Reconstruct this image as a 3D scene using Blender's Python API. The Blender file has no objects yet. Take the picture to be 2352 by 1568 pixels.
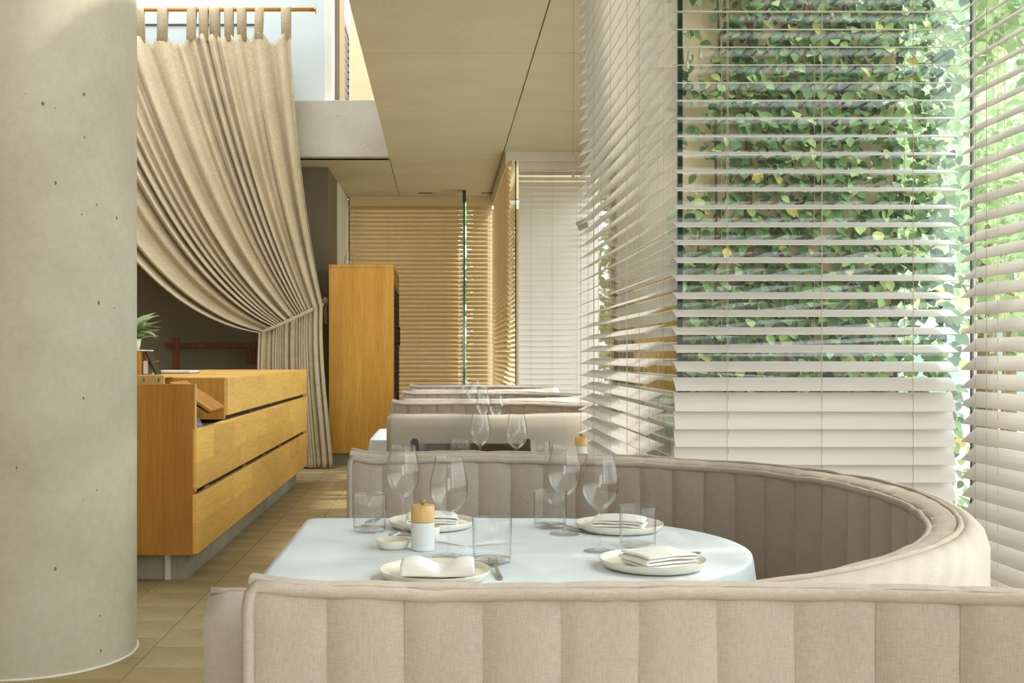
import bpy, bmesh, math, random
from mathutils import Vector, Matrix, noise

# ------------------------------------------------------------------ camera, sky, sun, exposure
scene = bpy.context.scene
COL = scene.collection
F = 2500.0                      # focal length in pixels of the 2352 px wide frame
EYE = 1.2
cam_d = bpy.data.cameras.new('camera')
cam_d.sensor_width = 36.0
cam_d.lens = 36.0 * F / 2352.0
cam_d.shift_x = (1176 - 1013) / 2352.0
cam_d.shift_y = (818 - 784) / 2352.0
cam_d.clip_start = 0.05
cam_d.dof.use_dof = True
cam_d.dof.focus_distance = 3.2
cam_d.dof.aperture_fstop = 20.0
cam = bpy.data.objects.new('camera', cam_d)
COL.objects.link(cam)
cam.location = (0, 0, EYE)
cam.rotation_euler = (math.radians(90), 0, 0)
scene.camera = cam

world = bpy.data.worlds.new('sky')
scene.world = world
world.use_nodes = True
wn = world.node_tree.nodes
wn['Background'].inputs[0].default_value = (0.88, 0.95, 1.0, 1)
wn['Background'].inputs[1].default_value = 3.2

sun_d = bpy.data.lights.new('sun', 'SUN')
sun_d.energy = 3.5
sun_d.angle = math.radians(2.5)
sun_d.color = (1.0, 0.95, 0.87)
sun = bpy.data.objects.new('sun', sun_d)
COL.objects.link(sun)
SUN_DIR = Vector((-0.60, -0.13, -0.70)).normalized()
sun.rotation_euler = SUN_DIR.to_track_quat('-Z', 'Y').to_euler()
sun.location = (8, 3, 10)

scene.view_settings.view_transform = 'Standard'
scene.view_settings.look = 'None'
scene.view_settings.exposure = 0.68
scene.view_settings.gamma = 1.0
scene.view_settings.use_curve_mapping = False
scene.cycles.use_denoising = True
scene.cycles.max_bounces = 10
scene.cycles.diffuse_bounces = 6
scene.cycles.transparent_max_bounces = 32
scene.cycles.caustics_reflective = False
scene.cycles.caustics_refractive = False
scene.cycles.sample_clamp_indirect = 8.0

random.seed(7)


# ------------------------------------------------------------------ helpers
def srgb(r, g, b):
    def f(c):
        c /= 255.0
        return c / 12.92 if c <= 0.04045 else ((c + 0.055) / 1.055) ** 2.4
    return (f(r), f(g), f(b), 1.0)


def P(px, py, Y):
    """world point at depth Y that the photograph shows at pixel px, py"""
    return Vector(((px - 1013) * Y / F, Y, EYE - (py - 818) * Y / F))


def empty(name, loc=(0, 0, 0), rz=0.0):
    o = bpy.data.objects.new(name, None)
    o.empty_display_size = 0.05
    COL.objects.link(o)
    o.location = loc
    o.rotation_euler = (0, 0, rz)
    return o


def tag(o, label=None, cat=None, group=None, kind=None):
    if label: o['label'] = label
    if cat: o['category'] = cat
    if group: o['group'] = group
    if kind: o['kind'] = kind
    return o


def thing(name, label, cat, loc=(0, 0, 0), rz=0.0, group=None):
    return tag(empty(name, loc, rz), label, cat, group)


class MB:
    def __init__(self):
        self.v = []
        self.f = []

    def add(self, verts, faces):
        n = len(self.v)
        self.v += [tuple(p) for p in verts]
        self.f += [tuple(i + n for i in q) for q in faces]
        return self

    def box(self, x0, x1, y0, y1, z0, z1):
        v = [(x, y, z) for z in (z0, z1) for y in (y0, y1) for x in (x0, x1)]
        return self.add(v, [(0, 2, 3, 1), (4, 5, 7, 6), (0, 1, 5, 4), (2, 6, 7, 3), (0, 4, 6, 2), (1, 3, 7, 5)])

    def obox(self, c, size, rot):
        h = Vector(size) / 2
        v = []
        for z in (-1, 1):
            for y in (-1, 1):
                for x in (-1, 1):
                    v.append(rot @ Vector((x * h.x, y * h.y, z * h.z)) + Vector(c))
        return self.add(v, [(0, 2, 3, 1), (4, 5, 7, 6), (0, 1, 5, 4), (2, 6, 7, 3), (0, 4, 6, 2), (1, 3, 7, 5)])

    def tube(self, pts, r, n=8, cap=True):
        pts = [Vector(p) for p in pts]
        rings = []
        s = None
        for i, p in enumerate(pts):
            a = pts[max(i - 1, 0)]
            b = pts[min(i + 1, len(pts) - 1)]
            d = (b - a).normalized()
            if s is None:
                s = d.cross(Vector((0, 0, 1)) if abs(d.z) < 0.9 else Vector((1, 0, 0)))
            s = (s - d * s.dot(d)).normalized()
            t = s.cross(d).normalized()
            rr = r[i] if isinstance(r, (list, tuple)) else r
            rings.append([p + (s * math.cos(k * 2 * math.pi / n) + t * math.sin(k * 2 * math.pi / n)) * rr for k in range(n)])
        v = [q for ring in rings for q in ring]
        f = []
        for i in range(len(pts) - 1):
            for k in range(n):
                k2 = (k + 1) % n
                f.append((i * n + k, i * n + k2, (i + 1) * n + k2, (i + 1) * n + k))
        if cap:
            f.append(tuple(range(n))[::-1])
            f.append(tuple((len(pts) - 1) * n + k for k in range(n)))
        return self.add(v, f)

    def lathe(self, prof, n=32, c=(0, 0, 0), close=False):
        v, f = [], []
        m = len(prof)
        for k in range(n):
            a = 2 * math.pi * k / n
            for r, z in prof:
                v.append((c[0] + max(r, 1e-5) * math.cos(a), c[1] + max(r, 1e-5) * math.sin(a), c[2] + z))
        for k in range(n):
            k2 = (k + 1) % n
            for i in range(m - 1 if not close else m):
                j = (i + 1) % m
                f.append((k * m + i, k2 * m + i, k2 * m + j, k * m + j))
        return self.add(v, f)

    def grid(self, rows, closed_u=False):
        """rows: list of equal-length point lists"""
        n = len(rows[0])
        v = [p for r in rows for p in r]
        f = []
        for i in range(len(rows) - 1):
            for k in range(n - (0 if closed_u else 1)):
                k2 = (k + 1) % n
                f.append((i * n + k, i * n + k2, (i + 1) * n + k2, (i + 1) * n + k))
        return self.add(v, f)

    def mesh(self, name, m, smooth=False):
        me = bpy.data.meshes.new(name)
        me.from_pydata(self.v, [], self.f)
        me.update()
        if m is not None:
            me.materials.append(m)
        if smooth:
            me.polygons.foreach_set('use_smooth', [True] * len(me.polygons))
        return me

    def build(self, name, m, parent=None, smooth=False, bevel=0.0, loc=None, rot=None, org=None):
        if org is not None:
            o3 = Vector(org)
            self.v = [tuple(Vector(p) - o3) for p in self.v]
        return link(name, self.mesh(name, m, smooth), parent, loc, rot, bevel)


def link(name, me, parent=None, loc=None, rot=None, bevel=0.0):
    o = bpy.data.objects.new(name, me)
    COL.objects.link(o)
    if parent is not None:
        o.parent = parent
    if loc is not None:
        o.location = loc
    if rot is not None:
        o.rotation_euler = rot
    if bevel:
        b = o.modifiers.new('bevel', 'BEVEL')
        b.width = bevel
        b.segments = 2
        b.limit_method = 'ANGLE'
    return o


def copy_tree(o, parent=None):
    c = o.copy()
    COL.objects.link(c)
    c.parent = parent
    for ch in list(o.children):
        copy_tree(ch, c)
    return c


def recalc(o):
    bm = bmesh.new()
    bm.from_mesh(o.data)
    bmesh.ops.recalc_face_normals(bm, faces=bm.faces)
    bm.to_mesh(o.data)
    bm.free()
    return o


# ------------------------------------------------------------------ materials
def new_mat(name):
    m = bpy.data.materials.new(name)
    m.use_nodes = True
    nt = m.node_tree
    return m, nt, nt.nodes['Principled BSDF']


def nd(nt, typ, **kw):
    n = nt.nodes.new(typ)
    for k, v in kw.items():
        setattr(n, k, v)
    return n


def coords(nt, scale=(1, 1, 1), which='Object', rot=(0, 0, 0)):
    tc = nd(nt, 'ShaderNodeTexCoord')
    mp = nd(nt, 'ShaderNodeMapping')
    mp.inputs['Scale'].default_value = scale
    mp.inputs['Rotation'].default_value = rot
    nt.links.new(tc.outputs[which], mp.inputs[0])
    return mp.outputs[0]


def world_coords(nt, scale=(1, 1, 1)):
    g = nd(nt, 'ShaderNodeNewGeometry')
    mp = nd(nt, 'ShaderNodeMapping')
    mp.inputs['Scale'].default_value = scale
    nt.links.new(g.outputs['Position'], mp.inputs[0])
    return mp.outputs[0]


def tex_noise(nt, vec, scale=5, detail=4, rough=0.55):
    n = nd(nt, 'ShaderNodeTexNoise')
    n.inputs['Scale'].default_value = scale
    n.inputs['Detail'].default_value = detail
    n.inputs['Roughness'].default_value = rough
    nt.links.new(vec, n.inputs['Vector'])
    return n.outputs[0]


def ramp(nt, fac, stops):
    r = nd(nt, 'ShaderNodeValToRGB')
    e = r.color_ramp.elements
    while len(e) < len(stops):
        e.new(0.5)
    for el, (p, c) in zip(e, stops):
        el.position = p
        el.color = c
    nt.links.new(fac, r.inputs[0])
    return r.outputs[0]


def mixc(nt, fac, a, b, mode='MIX'):
    m = nd(nt, 'ShaderNodeMix', data_type='RGBA', blend_type=mode)
    for i, val in ((6, a), (7, b)):
        if hasattr(val, 'node'):
            nt.links.new(val, m.inputs[i])
        else:
            m.inputs[i].default_value = val
    if hasattr(fac, 'node'):
        nt.links.new(fac, m.inputs[0])
    else:
        m.inputs[0].default_value = fac
    return m.outputs[2]


def bump(nt, b, height, strength=0.3, dist=0.01):
    n = nd(nt, 'ShaderNodeBump')
    n.inputs['Strength'].default_value = strength
    n.inputs['Distance'].default_value = dist
    nt.links.new(height, n.inputs['Height'])
    nt.links.new(n.outputs[0], b.inputs['Normal'])


def plain(name, col, rough=0.5, metal=0.0, var=0.0, vscale=6.0, spec=None, bmp=0.0, bscale=80, world_space=False):
    m, nt, b = new_mat(name)
    b.inputs['Roughness'].default_value = rough
    b.inputs['Metallic'].default_value = metal
    if spec is not None:
        b.inputs['Specular IOR Level'].default_value = spec
    v = world_coords(nt) if world_space else coords(nt)
    if var:
        n = tex_noise(nt, v, vscale, 5)
        dk = tuple(c * (1 - var) for c in col[:3]) + (1,)
        lt = tuple(min(1, c * (1 + var)) for c in col[:3]) + (1,)
        nt.links.new(ramp(nt, n, [(0.3, dk), (0.7, lt)]), b.inputs['Base Color'])
    else:
        b.inputs['Base Color'].default_value = col
    if bmp:
        bump(nt, b, tex_noise(nt, v, bscale, 3), bmp, 0.004)
    return m


def linen(name, col, scale=1.0, strength=0.35, var=0.10):
    m, nt, b = new_mat(name)
    b.inputs['Roughness'].default_value = 0.92
    b.inputs['Specular IOR Level'].default_value = 0.15
    b.inputs['Sheen Weight'].default_value = 0.15
    w1 = tex_noise(nt, coords(nt, (60 * scale, 60 * scale, 700 * scale)), 1.0, 2)
    w2 = tex_noise(nt, coords(nt, (520 * scale, 520 * scale, 45 * scale)), 1.0, 2)
    big = tex_noise(nt, coords(nt), 3.5, 4)
    mx = nd(nt, 'ShaderNodeMath', operation='ADD')
    nt.links.new(w1, mx.inputs[0])
    nt.links.new(w2, mx.inputs[1])
    dk = tuple(c * (1 - 1.7 * var) for c in col[:3]) + (1,)
    lt = tuple(min(1, c * (1 + 1.5 * var)) for c in col[:3]) + (1,)
    weave = nd(nt, 'ShaderNodeMath', operation='MULTIPLY')
    nt.links.new(mx.outputs[0], weave.inputs[0])
    weave.inputs[1].default_value = 0.5
    c1 = ramp(nt, weave.outputs[0], [(0.36, dk), (0.64, lt)])
    c2 = ramp(nt, big, [(0.3, (0.90, 0.89, 0.88, 1)), (0.7, (1.04, 1.03, 1.02, 1))])
    nt.links.new(mixc(nt, 1.0, c1, c2, 'MULTIPLY'), b.inputs['Base Color'])
    bump(nt, b, weave.outputs[0], strength, 0.0015)
    return m


def oak(name, c_dark, c_mid, c_light, stretch=(14, 14, 0.9), rough=0.42, staves=None):
    """wood with grain along the axis that has the small stretch; staves = stave size for butcher-block fronts"""
    m, nt, b = new_mat(name)
    b.inputs['Roughness'].default_value = rough
    b.inputs['Specular IOR Level'].default_value = 0.35
    v = coords(nt, stretch)
    n1 = tex_noise(nt, v, 1.0, 6, 0.6)
    n2 = tex_noise(nt, coords(nt, tuple(s * 7 for s in stretch)), 1.0, 3, 0.6)
    col = ramp(nt, n1, [(0.25, c_dark), (0.5, c_mid), (0.75, c_light)])
    fine = ramp(nt, n2, [(0.35, (0.86, 0.83, 0.78, 1)), (0.6, (1.03, 1.02, 1.0, 1))])
    col = mixc(nt, 1.0, col, fine, 'MULTIPLY')
    if staves:
        wv = nd(nt, 'ShaderNodeTexBrick')
        wv.offset = 0.37
        wv.inputs['Scale'].default_value = 1.0
        wv.inputs['Mortar Size'].default_value = 0.0
        wv.inputs['Brick Width'].default_value = staves[0]
        wv.inputs['Row Height'].default_value = staves[1]
        wv.inputs['Color1'].default_value = (0.85, 0.81, 0.75, 1)
        wv.inputs['Color2'].default_value = (1.16, 1.15, 1.12, 1)
        tc = nd(nt, 'ShaderNodeTexCoord')
        sx = nd(nt, 'ShaderNodeSeparateXYZ')
        cx = nd(nt, 'ShaderNodeCombineXYZ')
        nt.links.new(tc.outputs['Object'], sx.inputs[0])
        nt.links.new(sx.outputs[1], cx.inputs[0])
        nt.links.new(sx.outputs[2], cx.inputs[1])
        nt.links.new(cx.outputs[0], wv.inputs['Vector'])
        col = mixc(nt, 0.8, col, mixc(nt, 1.0, col, wv.outputs[0], 'MULTIPLY'))
    nt.links.new(col, b.inputs['Base Color'])
    bump(nt, b, n2, 0.12, 0.002)
    return m


def concrete(name, base, dark, light, pits=True, stretch=(1, 1, 1)):
    m, nt, b = new_mat(name)
    b.inputs['Roughness'].default_value = 0.72
    b.inputs['Specular IOR Level'].default_value = 0.3
    v = coords(nt, stretch)
    n = tex_noise(nt, v, 1.6, 6, 0.62)
    fine = tex_noise(nt, coords(nt), 38, 4, 0.6)
    col = ramp(nt, n, [(0.28, dark), (0.5, base), (0.74, light)])
    col = mixc(nt, 1.0, col, ramp(nt, fine, [(0.3, (0.93, 0.93, 0.92, 1)), (0.7, (1.03, 1.03, 1.03, 1))]), 'MULTIPLY')
    h = fine
    if pits:
        vo = nd(nt, 'ShaderNodeTexVoronoi')
        vo.inputs['Scale'].default_value = 24
        warp = mixc(nt, 0.06, coords(nt, (1, 1, 0.7)), nt.nodes[-1].outputs[0]) if False else coords(nt, (1, 1, 0.65))
        nt.links.new(warp, vo.inputs['Vector'])
        sp = nd(nt, 'ShaderNodeSeparateColor')
        nt.links.new(vo.outputs['Color'], sp.inputs[0])
        sz = nd(nt, 'ShaderNodeMath', operation='MULTIPLY')      # random pit size, most cells none
        pw = nd(nt, 'ShaderNodeMath', operation='POWER')
        nt.links.new(sp.outputs[0], pw.inputs[0])
        pw.inputs[1].default_value = 3.2
        nt.links.new(pw.outputs[0], sz.inputs[0])
        sz.inputs[1].default_value = 0.13
        dn = tex_noise(nt, coords(nt), 60, 2)
        dd = nd(nt, 'ShaderNodeMath', operation='MULTIPLY_ADD')
        nt.links.new(dn, dd.inputs[0])
        dd.inputs[1].default_value = 0.12
        nt.links.new(vo.outputs['Distance'], dd.inputs[2])
        sub = nd(nt, 'ShaderNodeMath', operation='SUBTRACT')
        nt.links.new(dd.outputs[0], sub.inputs[0])
        sub.inputs[1].default_value = 0.06
        lt = nd(nt, 'ShaderNodeMath', operation='LESS_THAN')
        nt.links.new(sub.outputs[0], lt.inputs[0])
        nt.links.new(sz.outputs[0], lt.inputs[1])
        col = mixc(nt, lt.outputs[0], col, tuple(c * 0.35 for c in dark[:3]) + (1,))
    nt.links.new(col, b.inputs['Base Color'])
    bump(nt, b, h, 0.12, 0.004)
    return m


def clear_glass(name, tint=(0.97, 0.985, 0.975, 1), f0=0.045, gain=1.0, edge=None):
    """thin clear glass: transparent body, mirror film that grows with the grazing angle"""
    m, nt, b = new_mat(name)
    nt.nodes.remove(b)
    out = nt.nodes['Material Output']
    lw = nd(nt, 'ShaderNodeLayerWeight')
    lw.inputs['Blend'].default_value = 0.5
    pw = nd(nt, 'ShaderNodeMath', operation='POWER')
    nt.links.new(lw.outputs['Facing'], pw.inputs[0])
    pw.inputs[1].default_value = 4.0
    ma = nd(nt, 'ShaderNodeMath', operation='MULTIPLY_ADD', use_clamp=True)
    nt.links.new(pw.outputs[0], ma.inputs[0])
    ma.inputs[1].default_value = 0.9 * gain
    ma.inputs[2].default_value = f0
    tr = nd(nt, 'ShaderNodeBsdfTransparent')
    if edge is None:
        tr.inputs[0].default_value = tint
    else:
        p2 = nd(nt, 'ShaderNodeMath', operation='POWER')
        nt.links.new(lw.outputs['Facing'], p2.inputs[0])
        p2.inputs[1].default_value = 6.0
        nt.links.new(mixc(nt, p2.outputs[0], tint, edge), tr.inputs[0])
    gl = nd(nt, 'ShaderNodeBsdfGlossy')
    gl.inputs['Roughness'].default_value = 0.0
    mx = nd(nt, 'ShaderNodeMixShader')
    nt.links.new(ma.outputs[0], mx.inputs[0])
    nt.links.new(tr.outputs[0], mx.inputs[1])
    nt.links.new(gl.outputs[0], mx.inputs[2])
    nt.links.new(mx.outputs[0], out.inputs[0])
    return m


def leaf_mat(name, stops, trans=0.25):
    m, nt, b = new_mat(name)
    b.inputs['Roughness'].default_value = 0.45
    b.inputs['Specular IOR Level'].default_value = 0.4
    g = nd(nt, 'ShaderNodeNewGeometry')
    oi = nd(nt, 'ShaderNodeObjectInfo')
    ad = nd(nt, 'ShaderNodeMath', operation='ADD')
    nt.links.new(g.outputs['Random Per Island'], ad.inputs[0])
    nt.links.new(oi.outputs['Random'], ad.inputs[1])
    fr = nd(nt, 'ShaderNodeMath', operation='FRACT')
    nt.links.new(ad.outputs[0], fr.inputs[0])
    col = ramp(nt, fr.outputs[0], stops)
    nt.links.new(col, b.inputs['Base Color'])
    tl = nd(nt, 'ShaderNodeBsdfTranslucent')
    nt.links.new(col, tl.inputs[0])
    mx = nd(nt, 'ShaderNodeMixShader')
    mx.inputs[0].default_value = trans
    nt.links.new(b.outputs[0], mx.inputs[1])
    nt.links.new(tl.outputs[0], mx.inputs[2])
    nt.links.new(mx.outputs[0], nt.nodes['Material Output'].inputs[0])
    return m


def slat_mat(name, col):
    """painted timber slat, slightly uneven tone along the grain"""
    m, nt, b = new_mat(name)
    b.inputs['Base Color'].default_value = col
    b.inputs['Roughness'].default_value = 0.45
    n = tex_noise(nt, coords(nt, (3, 30, 30)), 1.0, 3)
    dk = tuple(c * 0.95 for c in col[:3]) + (1,)
    nt.links.new(ramp(nt, n, [(0.3, dk), (0.7, col)]), b.inputs['Base Color'])
    return m


M = {}
M['linen'] = linen('taupe_linen', srgb(178, 166, 154), 1.5, 0.3, 0.075)
M['linen_shell'] = linen('taupe_linen_cover', srgb(186, 177, 167), 1.5, 0.25, 0.05)
M['curtain'] = linen('oatmeal_linen', srgb(202, 186, 156), 0.5, 0.5, 0.16)
M['cloth'] = plain('white_tablecloth', srgb(221, 229, 235), 0.85, var=0.015, vscale=20, spec=0.2, bmp=0.05, bscale=600)
M['napkin'] = plain('white_napkin', srgb(240, 239, 236), 0.9, var=0.01, spec=0.15, bmp=0.08, bscale=900)
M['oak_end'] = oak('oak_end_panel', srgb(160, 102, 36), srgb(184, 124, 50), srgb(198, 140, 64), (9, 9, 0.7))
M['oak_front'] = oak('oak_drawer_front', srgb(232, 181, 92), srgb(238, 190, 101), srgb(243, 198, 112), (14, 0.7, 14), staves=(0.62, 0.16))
M['oak_tall'] = oak('oak_cabinet', srgb(196, 138, 52), srgb(214, 158, 68), srgb(224, 172, 84), (10, 10, 0.6))
M['oak_pale'] = oak('oak_pale_edge', srgb(214, 172, 104), srgb(226, 186, 120), srgb(236, 198, 134), (9, 1, 9))
M['walnut'] = oak('brown_timber', srgb(96, 52, 26), srgb(118, 66, 34), srgb(134, 78, 42), (12, 12, 1.0))
M['dark_gap'] = plain('dark_cavity', srgb(38, 28, 20), 0.8, var=0.1)
M['concrete'] = concrete('column_concrete', srgb(192, 184, 164), srgb(176, 167, 144), srgb(204, 199, 184))
M['slab'] = concrete('ceiling_concrete', srgb(204, 194, 170), srgb(198, 187, 162), srgb(209, 200, 177), False, (0.9, 1.2, 1))
M['beam'] = concrete('beam_concrete', srgb(190, 183, 168), srgb(176, 168, 152), srgb(200, 194, 182))
M['stone'] = concrete('plinth_stone', srgb(168, 162, 146), srgb(146, 140, 124), srgb(184, 178, 164), False)
M['grey_wall'] = plain('warm_grey_paint', srgb(124, 113, 96), 0.85, var=0.04, vscale=1.5)
M['blue_wall'] = plain('pale_blue_grey_paint', srgb(206, 216, 218), 0.8, var=0.02, vscale=1.5)
M['white_paint'] = plain('white_paint', srgb(226, 224, 214), 0.6, var=0.02)
M['cream_wall'] = plain('cream_render', srgb(180, 162, 124), 0.85, var=0.04, vscale=2)
M['slat'] = slat_mat('pale_slat', srgb(226, 219, 213))
M['slat_tan'] = slat_mat('tan_slat', srgb(224, 202, 162))
M['cord'] = plain('blind_cord', srgb(196, 184, 164), 0.8, var=0.05)
M['tassel'] = plain('plastic_tassel', srgb(190, 196, 182), 0.4, var=0.03)
M['frame'] = plain('bronze_frame', srgb(66, 56, 46), 0.45, var=0.05)
M['glass_edge'] = plain('dark_green_glass_edge', srgb(28, 62, 56), 0.1, var=0.1)
M['green_edge'] = plain('green_glass_edge', srgb(20, 140, 104), 0.08, var=0.2, vscale=2)
M['pane'] = clear_glass('window_glass', (0.966, 0.984, 0.972, 1), 0.05)
M['glass'] = clear_glass('wine_glass', (0.996, 0.997, 0.996, 1), 0.034, 0.95, (0.72, 0.72, 0.70, 1))
M['glass_solid'] = clear_glass('solid_glass', (0.985, 0.985, 0.975, 1), 0.05, 0.8, (0.66, 0.65, 0.61, 1))
M['china'] = plain('cream_china', srgb(238, 234, 220), 0.25, var=0.01)
M['mill_white'] = plain('white_lacquer', srgb(226, 230, 230), 0.5, var=0.01)
M['beech'] = oak('beech', srgb(214, 172, 112), srgb(228, 190, 132), srgb(236, 202, 148), (60, 60, 6), 0.5)
M['beech_knob'] = oak('aged_beech', srgb(160, 136, 100), srgb(178, 152, 114), srgb(190, 166, 128), (60, 60, 10), 0.5)
M['butter'] = plain('pale_butter', srgb(232, 220, 184), 0.6, var=0.05, vscale=40)
M['steel'] = plain('polished_steel', srgb(190, 186, 178), 0.16, 1.0, var=0.04)
M['brass'] = plain('brass', srgb(196, 160, 84), 0.3, 1.0, var=0.05)
M['rod'] = oak('rod_timber', srgb(190, 120, 44), srgb(206, 138, 58), srgb(218, 152, 74), (1, 20, 20))
M['black'] = plain('black_metal', srgb(30, 28, 26), 0.4, 0.4, var=0.1)
M['black_plastic'] = plain('black_plastic', srgb(26, 26, 28), 0.35, var=0.1)
M['leather'] = plain('dark_brown_leather', srgb(74, 60, 46), 0.45, var=0.08, bmp=0.1, bscale=250)
M['leather_inner'] = plain('brown_leather', srgb(122, 104, 84), 0.5, var=0.08, bmp=0.1, bscale=250)
M['brown_hide'] = plain('red_brown_hide', srgb(108, 54, 26), 0.5, var=0.15, vscale=30)
M['paper'] = plain('white_paper', srgb(226, 226, 228), 0.6, var=0.02)
M['grey_cloth'] = plain('grey_cloth', srgb(150, 152, 158), 0.9, var=0.1, vscale=20)
M['tile'] = concrete('floor_tile', srgb(166, 147, 106), srgb(148, 130, 90), srgb(180, 162, 122), False)
M['grout'] = plain('dark_grout', srgb(100, 87, 62), 0.9, var=0.1)
M['paving'] = plain('paving', srgb(176, 172, 160), 0.9, var=0.06, vscale=1)
M['garden_wall'] = plain('sand_render', srgb(214, 194, 156), 0.9, var=0.06, vscale=3, bmp=0.2, bscale=30)
M['bark'] = plain('brown_bark', srgb(120, 92, 62), 0.9, var=0.25, vscale=14, bmp=0.5, bscale=40)
G1 = [(0.0, srgb(54, 84, 50)), (0.30, srgb(78, 112, 66)), (0.62, srgb(108, 142, 84)), (0.88, srgb(142, 170, 104)), (0.97, srgb(180, 192, 112)), (1.0, srgb(206, 176, 86))]
M['ivy'] = leaf_mat('ivy_leaf', G1)
M['tree'] = leaf_mat('hazed_tree_leaf', [(0.0, srgb(132, 164, 122)), (0.5, srgb(172, 198, 150)), (1.0, srgb(212, 226, 176))], 0.45)  # greens lightened so the haze and glare outdoors are in the colour
M['houseplant'] = leaf_mat('pale_green_leaf', [(0.0, srgb(132, 164, 124)), (0.5, srgb(168, 194, 152)), (1.0, srgb(198, 214, 176))])
M['pale_render'] = plain('pale_render', srgb(232, 226, 216), 0.85, var=0.03)
M['orange'] = plain('orange_fascia', srgb(226, 170, 92), 0.6, var=0.05)
M['far_glass'] = plain('far_window_glass', srgb(150, 182, 172), 0.1, var=0.1)

# ------------------------------------------------------------------ room dimensions
HC = 3.38            # ceiling
GX = 0.80            # inner glass line (side panes)
BX = 1.80            # outer glass line of the bays
Y1, Y2, Y3, Y4 = 3.68, 5.55, 11.74, 14.98     # bay 1 end, bay 2 start, bay 2 end, far wall
VX = -0.57           # edge of the double-height void
BEAM_Y = 12.0

# ------------------------------------------------------------------ floor
fl = empty('floor')
tag(fl, kind='structure')
MB().box(-4.9, 1.85, -3.0, 15.2, -0.12, -0.006).build('screed', M['grout'], fl)
TX0, TDX, TY0, TDY = -1.186, 0.312, 4.19, 0.296
tile_me = MB().box(-TDX / 2 + 0.0015, TDX / 2 - 0.0015, -TDY / 2 + 0.0015, TDY / 2 - 0.0015, -0.02, 0.0).mesh('tile', M['tile'])
for i in range(-3, 4):
    for j in range(-3, 28):
        yc = TY0 + (j + 0.5 + (0.5 if i % 2 else 0)) * TDY
        xc = TX0 + (i + 0.5) * TDX
        if xc < -1.75 and yc > 5.6:
            continue
        link('floor_tile', tile_me, fl, (xc, yc, random.uniform(-0.0008, 0.0006)))
rest = MB()
for i in range(-12, 10):
    for j in range(-24, 37):
        if -3 <= i < 4 and -3 <= j < 28 and not (i == -3 and j > 3):
            continue
        yc = TY0 + (j + 0.5 + (0.5 if i % 2 else 0)) * TDY
        xc = TX0 + (i + 0.5) * TDX
        if xc < -4.8 or xc > 1.7 or yc < -2.9:
            continue
        rest.box(xc - 0.1545, xc + 0.1545, yc - 0.1465, yc + 0.1465, -0.02, -0.0005)
tag(rest.build('floor_tile_field', M['tile'], fl), kind='stuff')

# ------------------------------------------------------------------ ceiling slab with formwork panels
ce = tag(empty('ceiling', (0, 0, HC)), kind='structure')


def panel(x0, x1, y0, y1):
    g = 0.004
    MB().box(x0 + g, x1 - g, y0 + g, y1 - g, HC, HC + 0.06).build('ceiling_panel', M['slab'], ce, org=(0, 0, HC), bevel=0.002)


ys = [-3.0, -1.4, 0.44, 2.28, 4.13, 5.98, 7.83, 9.68, 11.53, 13.1, 15.1]
for a, b in zip(ys[:-1], ys[1:]):
    if a < BEAM_Y - 0.6:
        panel(VX, 0.668, a, b if b < 11.9 else 12.0)
    if a >= 11.5:
        for q0, q1 in (((-4.9, -2.6), (-2.6, VX))):
            pass
    if a > 11.5:
        panel(VX, 0.668, a, b)
for (x0, x1) in ((-4.9, -2.7), (-2.7, VX)):
    panel(x0, x1, BEAM_Y, 13.1)
    panel(x0, x1, 13.1, 15.1)
for a, b in ((-3.0, -1.4), (-1.4, 0.44), (0.44, 2.28), (2.28, Y1 + 0.12)):
    panel(0.668, BX + 0.12, a, b)
panel(0.668, GX + 0.08, Y1 + 0.12, Y2 - 0.1)
for a, b in ((Y2 - 0.1, 7.83), (7.83, 9.68), (9.68, Y3 + 0.1)):
    panel(0.668, BX + 0.12, a, b)
panel(0.668, GX + 0.08, Y3 + 0.1, 15.1)
s = MB()
s.box(VX + 0.01, 0.66, -3.0, 15.1, HC + 0.055, HC + 0.075)
s.box(0.66, BX + 0.1, -3.0, Y1 + 0.1, HC + 0.055, HC + 0.075)
s.box(0.66, GX + 0.06, Y1 + 0.1, Y2 - 0.1, HC + 0.055, HC + 0.075)
s.box(0.66, BX + 0.1, Y2 - 0.1, Y3 + 0.08, HC + 0.055, HC + 0.075)
s.box(0.66, GX + 0.06, Y3 + 0.08, 15.1, HC + 0.055, HC + 0.075)
s.box(-4.9, VX + 0.01, BEAM_Y + 0.02, 15.1, HC + 0.055, HC + 0.075)
s.build('slab', M['dark_gap'], ce, org=(0, 0, HC))
for px_ in (978, 1120):
    p = P(px_, 442, 14.6)
    MB().box(p.x - 0.09, p.x + 0.09, 14.5, 14.56, HC - 0.004, HC + 0.01).build('ceiling_slot', M['frame'], ce, org=(0, 0, HC))

# concrete upstand at the far end of the void
b = MB().box(-4.9, VX, BEAM_Y - 0.10, BEAM_Y + 0.10, HC, HC + 0.62).build('wall_upstand', M['beam'], bevel=0.006)
tag(b, kind='structure')

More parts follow.
